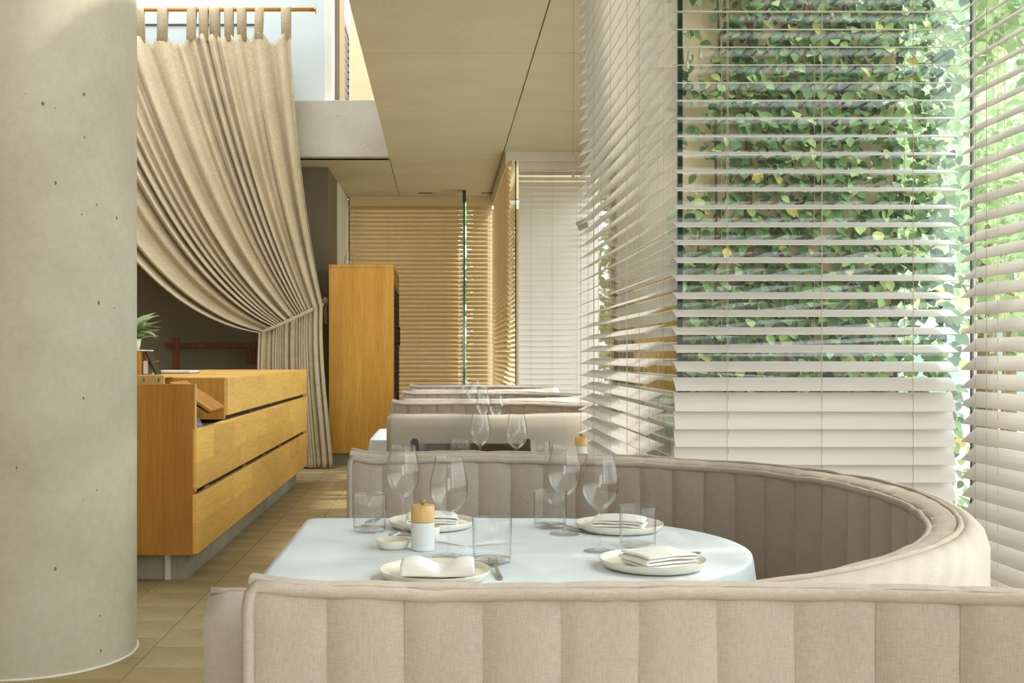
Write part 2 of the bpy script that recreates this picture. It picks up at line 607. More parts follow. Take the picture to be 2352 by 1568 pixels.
# ------------------------------------------------------------------ walls
tag(MB().box(-4.95, -4.75, -3.0, 15.1, 0, 6.4).build('wall_left', M['grey_wall']), kind='structure')
tag(MB().box(-4.75, -1.30, 12.55, 12.75, 0, HC).build('wall_back', M['grey_wall']), kind='structure')
w = MB().box(-1.42, -1.30, 12.75, 13.6, 0, HC).build('wall_side', M['grey_wall'])
tag(w, kind='structure')
tag(MB().box(-1.40, -1.275, 13.6, 15.1, 0, HC).build('wall_recess', M['white_paint'], bevel=0.03), kind='structure')
tag(MB().box(-1.40, 0.9, Y4 + 0.1, Y4 + 0.2, 0, 0.12).build('baseboard_far', M['frame']), kind='structure')
fw = MB().box(-4.75, -0.9, -3.2, -3.0, 0, HC).box(-0.9, 0.9, -3.2, -3.0, 2.3, HC).box(0.9, 1.9, -3.2, -3.0, 0, HC).box(-4.75, -0.5, -3.2, -3.0, HC, 6.4)  # unseen wall behind the camera, added to cut the light from there
tag(fw.build('wall_front_added', M['white_paint']), kind='structure')
# upper storey
tag(MB().box(-4.75, -1.29, 12.11, 12.25, HC + 0.62, 6.4).build('wall_upper', M['blue_wall']), kind='structure')
tag(MB().box(-4.75, -2.05, 12.09, 12.108, 4.88, 4.892).build('trim_1', M['frame']), kind='structure')
tag(MB().box(-1.29, -1.205, 12.05, 12.28, HC + 0.622, 6.4).build('trim_2', M['white_paint'], bevel=0.004), kind='structure')
tag(MB().box(-1.3, 3.2, 15.6, 15.8, HC + 0.08, 6.6).build('wall_gallery', M['cream_wall']), kind='structure')
tag(MB().box(-4.9, -0.2, -3.0, 6.0, 6.4, 6.6).box(-1.5, -0.2, 6.0, 12.6, 6.4, 6.6).build('ceiling_upper', M['slab']), kind='structure')  # unseen roof, shaped with an opening to light the curtain and beam
tag(MB().box(-0.5, -0.4, 6.6, 12.0, HC + 0.08, 6.4).build('wall_void', M['white_paint']), kind='structure')

# louvred shutter standing in the upper opening
sh = thing('louvred_shutter', 'brown louvred shutter in the upper opening above the concrete beam', 'shutter', (-1.205, 12.6, HC + 0.08))
taupe = plain('taupe_paint', srgb(128, 108, 82), 0.6, var=0.05)
MB().box(-0.03, 0.03, 0.0, 0.70, 0, 2.9).build('stile', taupe, sh)
fr = MB()
for (a0, a1, z0, z1) in ((0.701, 0.78, 0.3, 1.90), (1.42, 1.50, 0.3, 1.90), (0.78, 1.42, 0.3, 0.38), (0.78, 1.42, 1.82, 1.90)):
    fr.box(-0.02, 0.02, a0, a1, z0, z1)
fr.build('shutter_frame', taupe, sh)
lou = MB().obox((0, 0, 0), (0.07, 0.64, 0.010), Matrix.Rotation(math.radians(35), 3, 'Y')).mesh('louvre', taupe)
for k in range(16):
    link('louvre', lou, sh, (0, 1.10, 0.42 + k * 0.09))

# ------------------------------------------------------------------ round concrete column
c = thing('concrete_column', 'thick round pale concrete column standing in front of the counter', 'column', (-1.65, 4.42, 0))
me = MB().lathe([(0.40, 0.004), (0.40, 6.4)], 96)
me.build('shaft', M['concrete'], c, smooth=True)
MB().lathe([(0.398, 0.0), (0.409, 0.0), (0.408, 0.006), (0.398, 0.007)], 96).build('sealant_ring', M['white_paint'], c, smooth=True)

# ------------------------------------------------------------------ windows
wi = [0]


def window(parts, label=None):
    wi[0] += 1
    w = tag(empty('window_%d' % wi[0], (0, 0, 0)), kind='structure')
    for kind, box in parts:
        mm = {'pane': M['pane'], 'frame': M['frame'], 'corner': M['glass_edge']}[kind]
        nm = {'pane': 'glass_pane', 'frame': 'window_frame', 'corner': 'glass_corner'}[kind]
        MB().box(*box).build(nm, mm, w)
    return w


def rail_y(x0, x1, y, z0, z1):
    return ('frame', (x0, x1, y - 0.02, y + 0.02, z0, z1))


# near bay: end pane, its outer side, and the side pane along the courtyard
window([('pane', (GX + 0.016, BX - 0.012, Y1, Y1 + 0.01, 0.06, HC - 0.03)), rail_y(GX, BX, Y1 + 0.005, 0, 0.06), rail_y(GX, BX, Y1 + 0.005, HC - 0.03, HC),
        ('corner', (GX, GX + 0.016, Y1 - 0.004, Y1 + 0.012, 0.06, HC - 0.03))])
window([('pane', (BX, BX + 0.01, -1.0, Y1 + 0.01, 0.06, HC - 0.03)), ('frame', (BX - 0.02, BX + 0.03, -1.0, Y1, 0, 0.06)), ('frame', (BX - 0.02, BX + 0.03, -1.0, Y1, HC - 0.03, HC)),
        ('frame', (BX - 0.002, BX + 0.008, Y1 + 0.011, Y1 + 0.019, 0.06, HC - 0.03))])
window([('pane', (GX, GX + 0.01, Y1 + 0.013, Y2, 0.06, HC - 0.03)), ('frame', (GX - 0.02, GX + 0.03, Y1 + 0.02, Y2, 0, 0.06)), ('frame', (GX - 0.02, GX + 0.03, Y1 + 0.02, Y2, HC - 0.03, HC))])
# far bay: outer side, end, then the far side return and the end wall
window([('pane', (BX, BX + 0.01, Y2, Y3, 0.06, HC - 0.03)), ('frame', (BX - 0.02, BX + 0.03, Y2, Y3, 0, 0.06)), ('frame', (BX - 0.02, BX + 0.03, Y2, Y3, HC - 0.03, HC)),
        ('frame', (BX - 0.01, BX + 0.02, 8.6, 8.64, 0.06, HC - 0.03))])
window([('pane', (GX + 0.012, BX - 0.012, Y3, Y3 + 0.01, 0.06, HC - 0.03)), rail_y(GX, BX, Y3 + 0.005, 0, 0.06),
        ('corner', (GX, GX + 0.012, Y3 - 0.003, Y3 + 0.012, 0.06, HC - 0.03))])
window([('pane', (GX, GX + 0.01, Y3 + 0.013, Y4, 0.06, HC - 0.03)), ('frame', (GX - 0.02, GX + 0.03, Y3 + 0.02, Y4, 0, 0.06))])
wf = window([('pane', (-1.27, GX, Y4 + 0.02, Y4 + 0.03, 0.06, HC - 0.03)), rail_y(-1.27, GX, Y4 + 0.02, 0, 0.06), rail_y(-1.27, GX, Y4 + 0.03, HC - 0.05, HC),
             ('frame', (-1.272, -1.258, Y4 - 0.01, Y4 + 0.03, 0, HC))])
# white fascias over the blinds
tag(MB().box(0.69, BX, Y3 - 0.16, Y3 - 0.14, HC - 0.10, HC).build('trim_3', M['white_paint'], bevel=0.003), kind='structure')
tag(MB().box(0.69, 0.71, Y3 - 0.139, Y4 - 0.2, HC - 0.10, HC).build('trim_4', M['white_paint'], bevel=0.003), kind='structure')

# glass door leaf seen edge-on, with its bronze patch fitting
gf = thing('glass_door', 'green edged glass door leaf standing edge-on before the tan blinds', 'glass door', (0.305, 14.3, 0))
MB().box(-0.012, 0.012, 0, 0.5, 0.02, HC - 0.16).build('leaf', M['pane'], gf)
MB().box(-0.0125, 0.0125, -0.012, -0.0005, 0.02, HC - 0.16).build('leaf_edge', M['green_edge'], gf)
MB().box(-0.02, 0.02, -0.03, 0.12, HC - 0.16, HC - 0.005).build('patch_fitting', M['frame'], gf)
MB().box(-0.016, 0.016, 0, 0.12, 0.0, 0.02).build('floor_pivot', M['frame'], gf)

# ------------------------------------------------------------------ venetian blinds
PITCH, SW = 0.0586, 0.070


def blind(label, loc, rz, L, z0, n, tilt, mat, cords, group=None, fascia=True, head=None, width=SW):
    """local x along the slats, y towards the glass; tilt(z) in degrees raises the glass-side edge"""
    t = thing('venetian_blind', label, 'blind', loc, rz, group)
    sm = MB()
    n_c = 3
    pts = []
    for k in range(n_c + 1):                                   # gently crowned slat
        u = k / n_c - 0.5
        pts.append((u * width, 0.0009 * (1 - (2 * u) ** 2)))
    top = [[(x, y, z + 0.0012) for y, z in pts] for x in (0, L)]
    bot = [[(x, y, z - 0.0012) for y, z in pts] for x in (0, L)]
    v = top[0] + top[1] + bot[0] + bot[1]
    m = n_c + 1
    f = []
    for k in range(n_c):
        f.append((k, m + k, m + k + 1, k + 1))
        f.append((2 * m + k, 2 * m + k + 1, 3 * m + k + 1, 3 * m + k))
        f.append((k, k + 1, 2 * m + k + 1, 2 * m + k))
        f.append((m + k, 3 * m + k, 3 * m + k + 1, m + k + 1))
    f.append((0, 2 * m, 3 * m, m))
    f.append((m - 1, 2 * m - 1, 4 * m - 1, 3 * m - 1))
    me = MB().add(v, f).mesh('slat', mat)
    for k in range(n):
        z = z0 + k * PITCH
        link('slat', me, t, (random.uniform(-0.002, 0.002), 0, z), (math.radians(tilt(z) + random.uniform(-0.4, 0.4)), random.uniform(-0.0006, 0.0006), 0))
    zt = z0 + n * PITCH
    MB().box(0, L, -0.035, 0.035, zt - 0.03, HC - 0.002 if zt > HC - 0.2 else zt + 0.045).build('head_rail', mat, t)
    MB().box(0, L, -0.03, 0.03, z0 - PITCH - 0.012, z0 - PITCH + 0.01).build('bottom_rail', mat, t, bevel=0.003)
    tl = math.radians(tilt(1.8))
    for cx in cords:
        for dy in (-0.5 * width * math.cos(tl) - 0.001, 0.5 * width * math.cos(tl) + 0.001):
            MB().tube([(cx, dy, z0 - PITCH), (cx, dy, zt)], 0.0011, 5).build('ladder_cord', M['cord'], t)
        MB().tube([(cx + 0.014, 0, z0 - PITCH), (cx + 0.014, 0, zt)], 0.0009, 5).build('lift_cord', M['cord'], t)
    return t


def tilt_front(z):
    if z < 1.085: return 62
    if z < 1.14: return 37
    if z < 1.19: return 27
    return max(14.0, 21 - 6.5 * (z - 1.2))


def lerp(a, b, u):
    return a + (b - a) * u


ZF = 1.518 - 24 * PITCH
b_front = blind('pale venetian blind facing the camera before the ivy, lower slats closed', (0.772, 3.60, 0), 0, 0.925, ZF, 54, tilt_front, M['slat'],
                (0.165, 0.475, 0.775), 'blinds round the near window bay')
b_side = blind('pale venetian blind running away from the dark green glass corner', (0.732, 5.54, 0), math.radians(-90), 1.82, ZF + 0.01, 54, lambda z: 23.0, M['slat'],
               (0.10, 0.55, 1.05, 1.45, 1.70), 'blinds round the near window bay')
b_right = blind('pinkish venetian blind along the right edge of the photo', (1.735, 3.575, 0), math.radians(-90), 0.86, ZF + 0.012, 54, lambda z: 38.0 if z > 1.25 else lerp(46, 38, max(0, (z - 0.7) / 0.55)), M['slat'],
                (0.10, 0.17, 0.70), 'blinds round the near window bay')
blind('unseen venetian blind added in the bay beside the camera, outside the picture', (1.735, 2.68, 0), math.radians(-90), 3.6, ZF + 0.012 + 11 * PITCH, 43, lambda z: 36.0, M['slat'],
      (0.3, 1.4, 2.6), 'blinds round the near window bay')  # added out of view to hold back light on the table and booth arm
b_white = blind('white closed venetian blind at the far end of the window bay', (0.832, 11.66, 0), 0, 0.86, ZF, 53, lambda z: 46.0 if z > 3.1 else (58 if z > 3.0 else 66.0), M['slat'],
                (0.13, 0.36, 0.62), 'blinds round the far window bay')
b_fs = blind('narrow dark venetian blind running away beside the white closed one', (0.732, 14.80, 0), math.radians(-90), 3.05, ZF, 54, lambda z: -46.0, M['slat_tan'],
             (0.3, 1.5, 2.7), 'blinds round the far window bay')
b_fb = blind('wide tan closed venetian blind on the far wall, left of the green glass edge', (-1.245, 14.86, 0), 0, 1.545, ZF, 54, lambda z: 57.0, M['slat_tan'],
             (0.10, 0.52, 0.93, 1.30), 'tan blinds on the far wall', width=0.066)
b_fc = blind('narrow tan closed venetian blind on the far wall, right of the green glass edge', (0.345, 14.86, 0), 0, 0.355, ZF, 54, lambda z: 57.0, M['slat_tan'],
             (0.14,), 'tan blinds on the far wall', width=0.066)
for k, (ya, nm) in enumerate(((8.55, 'raised venetian blind in the far bay, hidden behind the side blind, nearer one'),
                              (11.55, 'raised venetian blind in the far bay, beside the white closed one'))):
    blind(nm, (1.735, ya, 0), math.radians(-90), 2.86, ZF + 46 * PITCH, 7, lambda z: 38.0, M['slat'], (0.3, 1.4, 2.5), 'blinds round the far window bay')  # hidden blinds, kept raised to let more daylight into the far bay

# pull tassels on their cords, part of the two blinds they hang from
tas = MB().lathe([(0.0, 0.030), (0.0035, 0.030), (0.0075, 0.004), (0.0072, 0.0), (0.0, -0.001)], 14).mesh('tassel', M['tassel'], True)
for (px_, py_) in ((1578, 158), (1583, 138), (1608, 135)):
    p = P(px_, py_, 3.545)
    l = b_front.matrix_basis.inverted() @ p
    pc = MB().tube([l + Vector((0, 0, 0.028)), (l.x, l.y, HC - 0.05)], 0.0011, 5).build('pull_cord', M['cord'], b_front)
    link('tassel', tas, pc, l)
for (px_, py_) in ((1318, 372), (1318, 408)):
    p = Vector((0.665, 5.47, EYE - (py_ - 818) * 5.47 / F))
    l = Vector((5.54 - p.y, p.x - 0.732, p.z))
    pc = MB().tube([l + Vector((0, 0, 0.028)), (l.x, l.y, HC - 0.05)], 0.0010, 5).build('pull_cord', M['cord'], b_side)
    link('tassel', tas, pc, l)
# a metal clip on the end of one side slat
p = Vector((0.0, 0.0, EYE - (515 - 818) * 5.54 / F))
MB().obox((-0.01, -0.012, p.z), (0.03, 0.05, 0.05), Matrix.Rotation(math.radians(23), 3, 'X')).build('slat_clip', M['tassel'], b_side, bevel=0.004)


# ------------------------------------------------------------------ booths
def u_path(r, xl_back, xl_near, end_deg=-90.0, step=0.025):
    """back arm, arc and near arm of a booth as (x, y, nx, ny); origin at the arc centre"""
    pts = []
    n = max(2, int(-xl_back / step) if xl_back < 0 else 2)
    for k in range(n):
        pts.append((lerp(xl_back, 0, k / n), r, 0.0, 1.0))
    a0, a1 = math.radians(90), math.radians(end_deg)
    n = int(r * abs(a1 - a0) / step)
    for k in range(n + 1):
        a = lerp(a0, a1, k / n)
        pts.append((r * math.cos(a), r * math.sin(a), math.cos(a), math.sin(a)))
    if end_deg <= -89:
        n = int(-xl_near / step)
        for k in range(1, n + 1):
            pts.append((lerp(0, xl_near, k / n), -r, 0.0, -1.0))
    return pts


def nz(x, y, z, s=1.0):
    return noise.noise(Vector((x * s, y * s, z * s)))


def booth(label, loc, r, xl_back, xl_near, h0, h1, end_deg=-90.0, ch=0.098, seed=0.0, group='curved booths along the windows', seat=True, drop=0.018, cover=0.105, cdrop=0.0):
    t = thing('curved_booth', label, 'booth', loc, 0, group)
    path = u_path(r, xl_back, xl_near, end_deg)
    S = [0.0]
    for a, b in zip(path[:-1], path[1:]):
        S.append(S[-1] + math.hypot(b[0] - a[0], b[1] - a[1]))
    tot = S[-1]

    def at(s):
        s = min(max(s, 0), tot - 1e-6)
        lo, hi = 0, len(S) - 1
        while hi - lo > 1:
            mid = (lo + hi) // 2
            if S[mid] <= s: lo = mid
            else: hi = mid
        u = (s - S[lo]) / max(S[hi] - S[lo], 1e-9)
        a, b = path[lo], path[hi]
        return [lerp(a[k], b[k], u) for k in range(4)]

    def H(s):
        u = max(0.0, min(1.0, (s / tot - 0.35) / 0.5))
        u = u * u * (3 - 2 * u)
        return lerp(h0, h1, u) + 0.006 * nz(s * 3.1 + seed, seed, 0.3) + 0.012 * max(0, 1 - s / 0.10) ** 2

    def wp(s, n, z):
        a = at(s)
        return (a[0] + a[2] * n, a[1] + a[3] * n, z)

    # padded channels
    nch = max(3, round(tot / ch))
    for c in range(nch):
        s0, s1 = tot * c / nch, tot * (c + 1) / nch
        rows = []
        cols = 8
        for k in range(cols + 1):
            u = k / cols
            s = lerp(s0, s1, u)
            h = H(s)
            e = abs(2 * u - 1)
            b = 0.009 * (1 - e ** 3.0)
            prof = []
            for z in (0.12, 0.25, 0.38, 0.47, 0.54, 0.60, 0.66, 0.71, 0.76, 0.80, h - 0.05 - drop, h - 0.012 - drop):
                wr = 0.0045 * nz(s * 9 + seed, z * 14, 1.7 + c * 0.31) + 0.008 * max(0, nz(s * 6 - z * 5 + seed, z * 9 + s * 7, 7.1)) * (1 - e * 0.6)
                prof.append((0.004 - b + wr, z))
            d = 0.0015 * (1 - e ** 3.0)
            prof += [(0.004, h - drop + 0.006 + d), (0.016, h - drop * 0.6 + 0.004 + d), (0.032, h - drop * 0.25 + 0.002 + d), (0.046, h - 0.002 + d), (0.052, h - 0.02), (0.052, 0.12)]
            rows.append([wp(s, n, z) for n, z in prof])
        o = MB().grid(rows)
        m = len(rows[0])
        o.f.append(tuple(range(m))[::-1])
        o.f.append(tuple(len(o.v) - m + q for q in range(m)))
        ob = o.build('channel_cushion', M['linen'], t, smooth=True)
        ob.data.set_sharp_from_angle(angle=math.radians(50))
    # outer cover
    rows = []
    n = int(tot / 0.03)
    for k in range(n + 1):
        s = tot * k / n
        h = H(s)
        ed = min(s, tot - s)
        rr = (0.0 if ed > 0.02 else (0.02 - ed) * 0.4) + cdrop
        w1 = 0.006 * nz(s * 2.2 + seed, 0.3, 4.0)
        cw = cover - 0.053
        prof = [(0.053, 0.06), (0.053, h - 0.02 - rr), (0.053 + cw * 0.08, h - 0.006 - rr), (0.053 + cw * 0.25, h + 0.001 - rr), (0.053 + cw * 0.55, h - 0.003 - rr), (0.053 + cw * 0.83, h - 0.018 - rr)]
        for z in (0.835, 0.79, 0.74, 0.68, 0.60, 0.5, 0.35, 0.2, 0.06):
            if z < h - 0.03 - cdrop:
                prof.append((cover + w1 + 0.007 * nz(s * 1.8 + seed, z * 9 - s * 1.2, 2.2) + 0.003 * nz(s * 6, z * 16, 5.0 + seed), z))
            else:
                prof.append((cover - 0.005, h - 0.026 - cdrop))
        rows.append([wp(s, q, z) for q, z in prof])
    o = MB().grid(rows, True)
    m = len(rows[0])
    o.f.append(tuple(range(m))[::-1])
    o.f.append(tuple(len(o.v) - m + q for q in range(m)))
    recalc(o.build('outer_cover', M['linen_shell'], t, smooth=True))
    # piping
    for (nn, dz, rad) in ((-0.001, -drop - 0.002, 0.0085), (0.054, -0.002 - cdrop * 0.3, 0.0065)):
        pts = []
        n = int(tot / 0.02)
        for k in range(n + 1):
            s = tot * k / n
            wob = 0.004 * nz(s * 7 + seed, nn * 50, 0) + 0.003 * nz(s * 23, seed, nn * 10)
            pts.append(wp(s, nn + wob * 0.6, H(s) + dz + wob))
        if nn < 0.03:
            hh = H(0) + dz
            a = [wp(0.0, nn, z) for z in (0.12, 0.4, 0.6, 0.75, hh - 0.03)] + [wp(0.003, nn, hh - 0.012)]
            pts = a + [wp(0.012, nn, hh - 0.002)] + pts[2:]
            if end_deg <= -89:
                pts += [wp(tot, nn, z) for z in (0.8, 0.6, 0.4, 0.12)]
        MB().tube(pts, rad, 8).build('piping', M['linen'], t, smooth=True)
    if seat:
        rows = []
        n = int(tot / 0.05)
        rows = []
        for k in range(n + 1):
            a = at(tot * k / n)
            dep = min(0.42, r - 0.28)
            rows.append([(a[0] - a[2] * q, a[1] - a[3] * q, z) for q, z in ((0.012, 0.10), (0.012, 0.44), (0.03, 0.455), (dep - 0.03, 0.455), (dep, 0.43), (dep, 0.10))])
        o = MB().grid(rows, True)
        m = len(rows[0])
        o.f.append(tuple(range(m))[::-1])
        o.f.append(tuple(len(o.v) - m + q for q in range(m)))
        recalc(o.build('bench_seat', M['linen'], t, smooth=True)).data.set_sharp_from_angle(angle=math.radians(40))
        fr = MB()
        rows = []
        for k in range(n + 1):
            a = at(tot * k / n)
            rows.append([(a[0] + a[2] * q, a[1] + a[3] * q, z) for q, z in ((0.09, 0.0), (0.09, 0.115), (-0.30, 0.099), (-0.30, 0.0))])
        fr.grid(rows, True)
        recalc(fr.build('base_frame', M['dark_gap'], t))
    return t


# foremost booth: only its far arm is in the picture
booth('foremost channelled taupe booth back filling the bottom of the photo', (0.45, 0.550, 0), 0.86, -0.700, 0, 0.900, 0.900, 15.0, 0.1, 3.0, seat=False, drop=0.006, cover=0.075, cdrop=0.035)
# the booth round the laid table
booth('curved taupe booth wrapped round the laid white table', (0.17, 2.475, 0), 0.86, -0.45, -0.50, 0.898, 0.866, -90.0, 0.098, 1.0)
bB = booth('taupe booth behind the dark chair, its plain outer cover facing the camera', (0.17, 6.42, 0), 0.86, -0.50, -0.44, 0.90, 0.905, -90.0, 0.098, 5.0)
for (y, lab) in ((8.42, 'second taupe booth from the far blinds'), (10.46, 'farthest taupe booth, nearest the tan far blinds')):
    c = copy_tree(bB)
    c.location = (0.17, y, 0)
    c['label'] = lab

# ------------------------------------------------------------------ tables with white cloths
ZT = 0.76


def outline(x0, x1, y0, y1, n=96, rc=0.03, rbig=0.38):
    """D-shaped top: square left corners, big round right end"""
    pts = []

    def arc(cx, cy, rx, ry, a0, a1, k):
        for i in range(k + 1):
            a = math.radians(lerp(a0, a1, i / k))
            pts.append((cx + rx * math.cos(a), cy + ry * math.sin(a)))
    hy = (y1 - y0) / 2
    arc(x1 - rbig, (y0 + y1) / 2, rbig, hy, -90, 90, 40)
    arc(x0 + rc, y1 - rc, rc, rc, 90, 180, 6)
    arc(x0 + rc, y0 + rc, rc, rc, 180, 270, 6)
    res = []
    m = len(pts)
    for i in range(m):
        a, b = pts[i], pts[(i + 1) % m]
        d = math.hypot(b[0] - a[0], b[1] - a[1])
        k = max(1, int(d / 0.03))
        for j in range(k):
            res.append((lerp(a[0], b[0], j / k), lerp(a[1], b[1], j / k)))
    return res


def table(label, clabel, x0, x1, y0, y1, rbig, drop=0.26, seed=0.0, group=None, cgroup=None, cloth=True, top_mat=None):
    cx, cy = (x0 + x1) / 2, (y0 + y1) / 2
    t = thing('dining_table', label, 'table', (cx, cy, 0), 0, group)
    ol = outline(x0 - cx, x1 - cx, y0 - cy, y1 - cy, rbig=rbig)
    zt = ZT - 0.004
    v = [(x, y, zt - 0.03) for x, y in ol] + [(x, y, zt) for x, y in ol]
    n = len(ol)
    mb = MB().add(v, [tuple(range(n))[::-1], tuple(range(n, 2 * n))] + [(i, (i + 1) % n, n + (i + 1) % n, n + i) for i in range(n)])
    mb.build('tabletop', top_mat or M['oak_pale'], t)
    MB().tube([(0, 0, 0.03), (0, 0, zt - 0.03)], 0.035, 16).build('pedestal', M['black'], t)
    MB().lathe([(0, 0.0), (0.27, 0.0), (0.27, 0.012), (0.05, 0.03), (0, 0.03)], 32).build('base_plate', M['black'], t)
    if cloth:
        c = thing('tablecloth', clabel, 'tablecloth', (cx, cy, ZT), 0, cgroup)
        area_c = (0.0, 0.0)
        rows = []
        cxm = sum(p[0] for p in ol) / n
        for q in (0.0, 0.25, 0.5, 0.75, 0.92, 0.985):
            rows.append([(cxm * (1 - q) + x * q, y * q, 0.0 + 0.0004 * nz(x * 5 * q, y * 5 * q, seed)) for x, y in ol])
        def nrm(i):
            a, b = ol[i - 1], ol[(i + 1) % n]
            d = Vector((b[1] - a[1], a[0] - b[0]))
            return d.normalized()
        arc = 0.0
        drops = ((0.0015, -0.0008), (0.005, -0.004), (0.0065, -0.012), (0.009, -0.05), (0.016, -0.12), (0.026, -0.2), (0.032, -drop))
        cols = [[] for _ in drops]
        for i, (x, y) in enumerate(ol):
            d = nrm(i)
            arc += 0.03
            for k, (o_, z) in enumerate(drops):
                amp = 0.016 * (-z / drop)
                w = amp * math.sin(arc * 26 + 2 * nz(arc * 2, seed, 0)) + amp * 0.7 * nz(arc * 4, seed, 2)
                w = max(w, -o_ + 0.005)
                cols[k].append((x + d.x * (o_ + w), y + d.y * (o_ + w), z))
        o = MB().grid(rows + cols, True)
        o.f.append(tuple(range(n))[::-1])
        ob = o.build('cloth', M['cloth'], c, smooth=True)
        recalc(ob)
        sd = ob.modifiers.new('thickness', 'SOLIDIFY')
        sd.thickness = 0.0012
        sd.offset = 1
    return t


table('dining table under the white cloth in the curved booth', 'white cloth on the laid table in front', -0.355, 0.695, 2.07, 2.955, 0.42, seed=1)
table('small bare table behind the near booth back, below the side blind', '', -0.03, 0.64, 3.95, 4.80, 0.2, cloth=False, top_mat=M['white_paint'])
table('dining table in the booth behind the dark chair', 'white cloth showing left of the booth behind the dark chair', -0.37, 0.62, 5.72, 6.60, 0.42, seed=2, group='far booth tables', cgroup='far tablecloths')
table('dining table in the second booth from the far blinds', 'white cloth just visible behind the plain booth end, beside the tall cabinet', -0.375, 0.62, 7.78, 8.66, 0.42, seed=3, group='far booth tables', cgroup='far tablecloths')
table('dining table in the farthest booth', 'white cloth on the farthest table', -0.33, 0.62, 9.86, 10.74, 0.42, seed=4, group='far booth tables', cgroup='far tablecloths')


# ------------------------------------------------------------------ glassware
def on_table(px_, py_, z=ZT):
    Y = (EYE - z) * F / (py_ - 818)
    return Vector(((px_ - 1013) * Y / F, Y, z))


def make_wine_glass():
    t = empty('wine_glass')
    bowl_o = [(0.0005, 0.092), (0.006, 0.0925), (0.014, 0.097), (0.024, 0.106), (0.033, 0.118), (0.0395, 0.132), (0.0420, 0.146), (0.0415, 0.160), (0.0385, 0.178), (0.0345, 0.197), (0.0300, 0.2185)]
    bowl_i = [(r - 0.0011 if r > 0.004 else 0.0004, z + (0.0035 if r < 0.02 else 0.0012 if r < 0.035 else 0.0)) for r, z in bowl_o]
    prof = bowl_o + [(0.0297, 0.2195), (0.0290, 0.219)] + bowl_i[::-1][1:]
    MB().lathe(prof, 48).build('bowl', M['glass'], t, smooth=True)
    MB().lathe([(0.0032, 0.014), (0.0032, 0.05), (0.0036, 0.075), (0.0045, 0.086), (0.0070, 0.0925)], 20).build('stem', M['glass_solid'], t, smooth=True)
    MB().lathe([(0.0, 0.0004), (0.036, 0.0004), (0.0365, 0.0016), (0.034, 0.0028), (0.018, 0.0052), (0.008, 0.009), (0.0042, 0.0135), (0.0034, 0.016)], 48).build('foot', M['glass_solid'], t, smooth=True)
    return t


def make_tumbler():
    t = empty('tumbler')
    MB().lathe([(0.0405, 0.010), (0.042, 0.05), (0.0425, 0.093), (0.0419, 0.0938), (0.0412, 0.093), (0.0407, 0.05), (0.0392, 0.010)], 48).build('wall', M['glass'], t, smooth=True)
    MB().lathe([(0.0, 0.0006), (0.036, 0.0006), (0.0390, 0.002), (0.0403, 0.006), (0.0405, 0.0098), (0.030, 0.0092), (0.0, 0.0085)], 48).build('base', M['glass_solid'], t, smooth=True)
    return t


def make_mill():
    t = empty('pepper_mill')
    MB().lathe([(0.0, 0.0004), (0.0255, 0.0004), (0.0267, 0.002), (0.0267, 0.0635), (0.0, 0.0635)], 40).build('body', M['mill_white'], t, smooth=True).data.set_sharp_from_angle(angle=0.6)
    MB().lathe([(0.0, 0.0645), (0.0262, 0.0645), (0.0268, 0.066), (0.0268, 0.099), (0.0255, 0.1015), (0.0, 0.1022)], 40).build('cap', M['beech'], t, smooth=True).data.set_sharp_from_angle(angle=0.6)
    MB().lathe([(0.0, 0.1015), (0.003, 0.102), (0.0045, 0.104), (0.0075, 0.107), (0.0082, 0.110), (0.0074, 0.1135), (0.005, 0.1158), (0.0, 0.116)], 24).build('knob', M['beech_knob'], t, smooth=True)
    return t


wg0, tb0, pm0 = make_wine_glass(), make_tumbler(), make_mill()
used = set()


def put(src, loc, label, cat, group, rz=0.0):
    if src.name not in used:
        used.add(src.name)
        o = src
    else:
        o = copy_tree(src)
    o.location = loc
    o.rotation_euler = (0, 0, rz)
    return tag(o, label, cat, group)


GW, GT = 'wine glasses', 'tumblers'
ZC = ZT + 0.0018
for (x, y, lab) in ((925.5, 1228, 'wine glass behind the pepper mill and small dish'), (1031, 1279, 'wine glass directly right of the pepper mill'),
                    (1296, 1226, 'wine glass before the back right tumbler'), (1378, 1266, 'wine glass left of the front right plate')):
    put(wg0, on_table(x, y, ZC), lab, 'wine glass', GW)
for (x, Y, lab) in ((1103, 4.26, 'left wine glass standing in front of the dark chair'), (1187, 4.13, 'right wine glass standing in front of the dark chair')):
    put(wg0, ((x - 1013) * Y / F, Y, ZT - 0.003), lab, 'wine glass', GW)
for (x, Y, lab) in ((1140, 6.24, 'right wine glass on the table behind the plain booth cover'), (1110, 6.42, 'left wine glass on the table behind the plain booth cover'),
                    (1108, 8.45, 'right wine glass on the second farthest table'), (1084, 8.55, 'left wine glass on the second farthest table'),
                    (1069, 10.35, 'left wine glass on the farthest table'), (1092, 10.2, 'right wine glass on the farthest table')):
    put(wg0, ((x - 1013) * Y / F, Y, ZC), lab, 'wine glass', GW)
for (x, y, lab) in ((848.7, 1220, 'tumbler at the left edge of the laid table'), (1130, 1291, 'tumbler right of the front left napkin'),
                    (1263.5, 1211, 'tumbler at the back of the table beside a fork'), (1465, 1255, 'tumbler behind the front right napkin')):
    put(tb0, on_table(x, y, ZC), lab, 'tumbler', GT)
for (x, Y, lab) in ((1057, 4.56, 'tumbler left of the two glasses before the dark chair'), (1240, 4.5, 'tumbler right of the two glasses before the dark chair')):
    put(tb0, ((x - 1013) * Y / F, Y, ZT - 0.003), lab, 'tumbler', GT)
put(pm0, on_table(971, 1262, ZC), 'white pepper mill with pale wooden cap on the laid table', 'pepper mill', 'pepper mills')
put(pm0, ((1335 - 1013) * 4.62 / F, 4.62, ZT - 0.003), 'pepper mill on the small table below the side blind, wooden cap showing', 'pepper mill', 'pepper mills')
# the far mill stands behind the booth back; only its cap shows

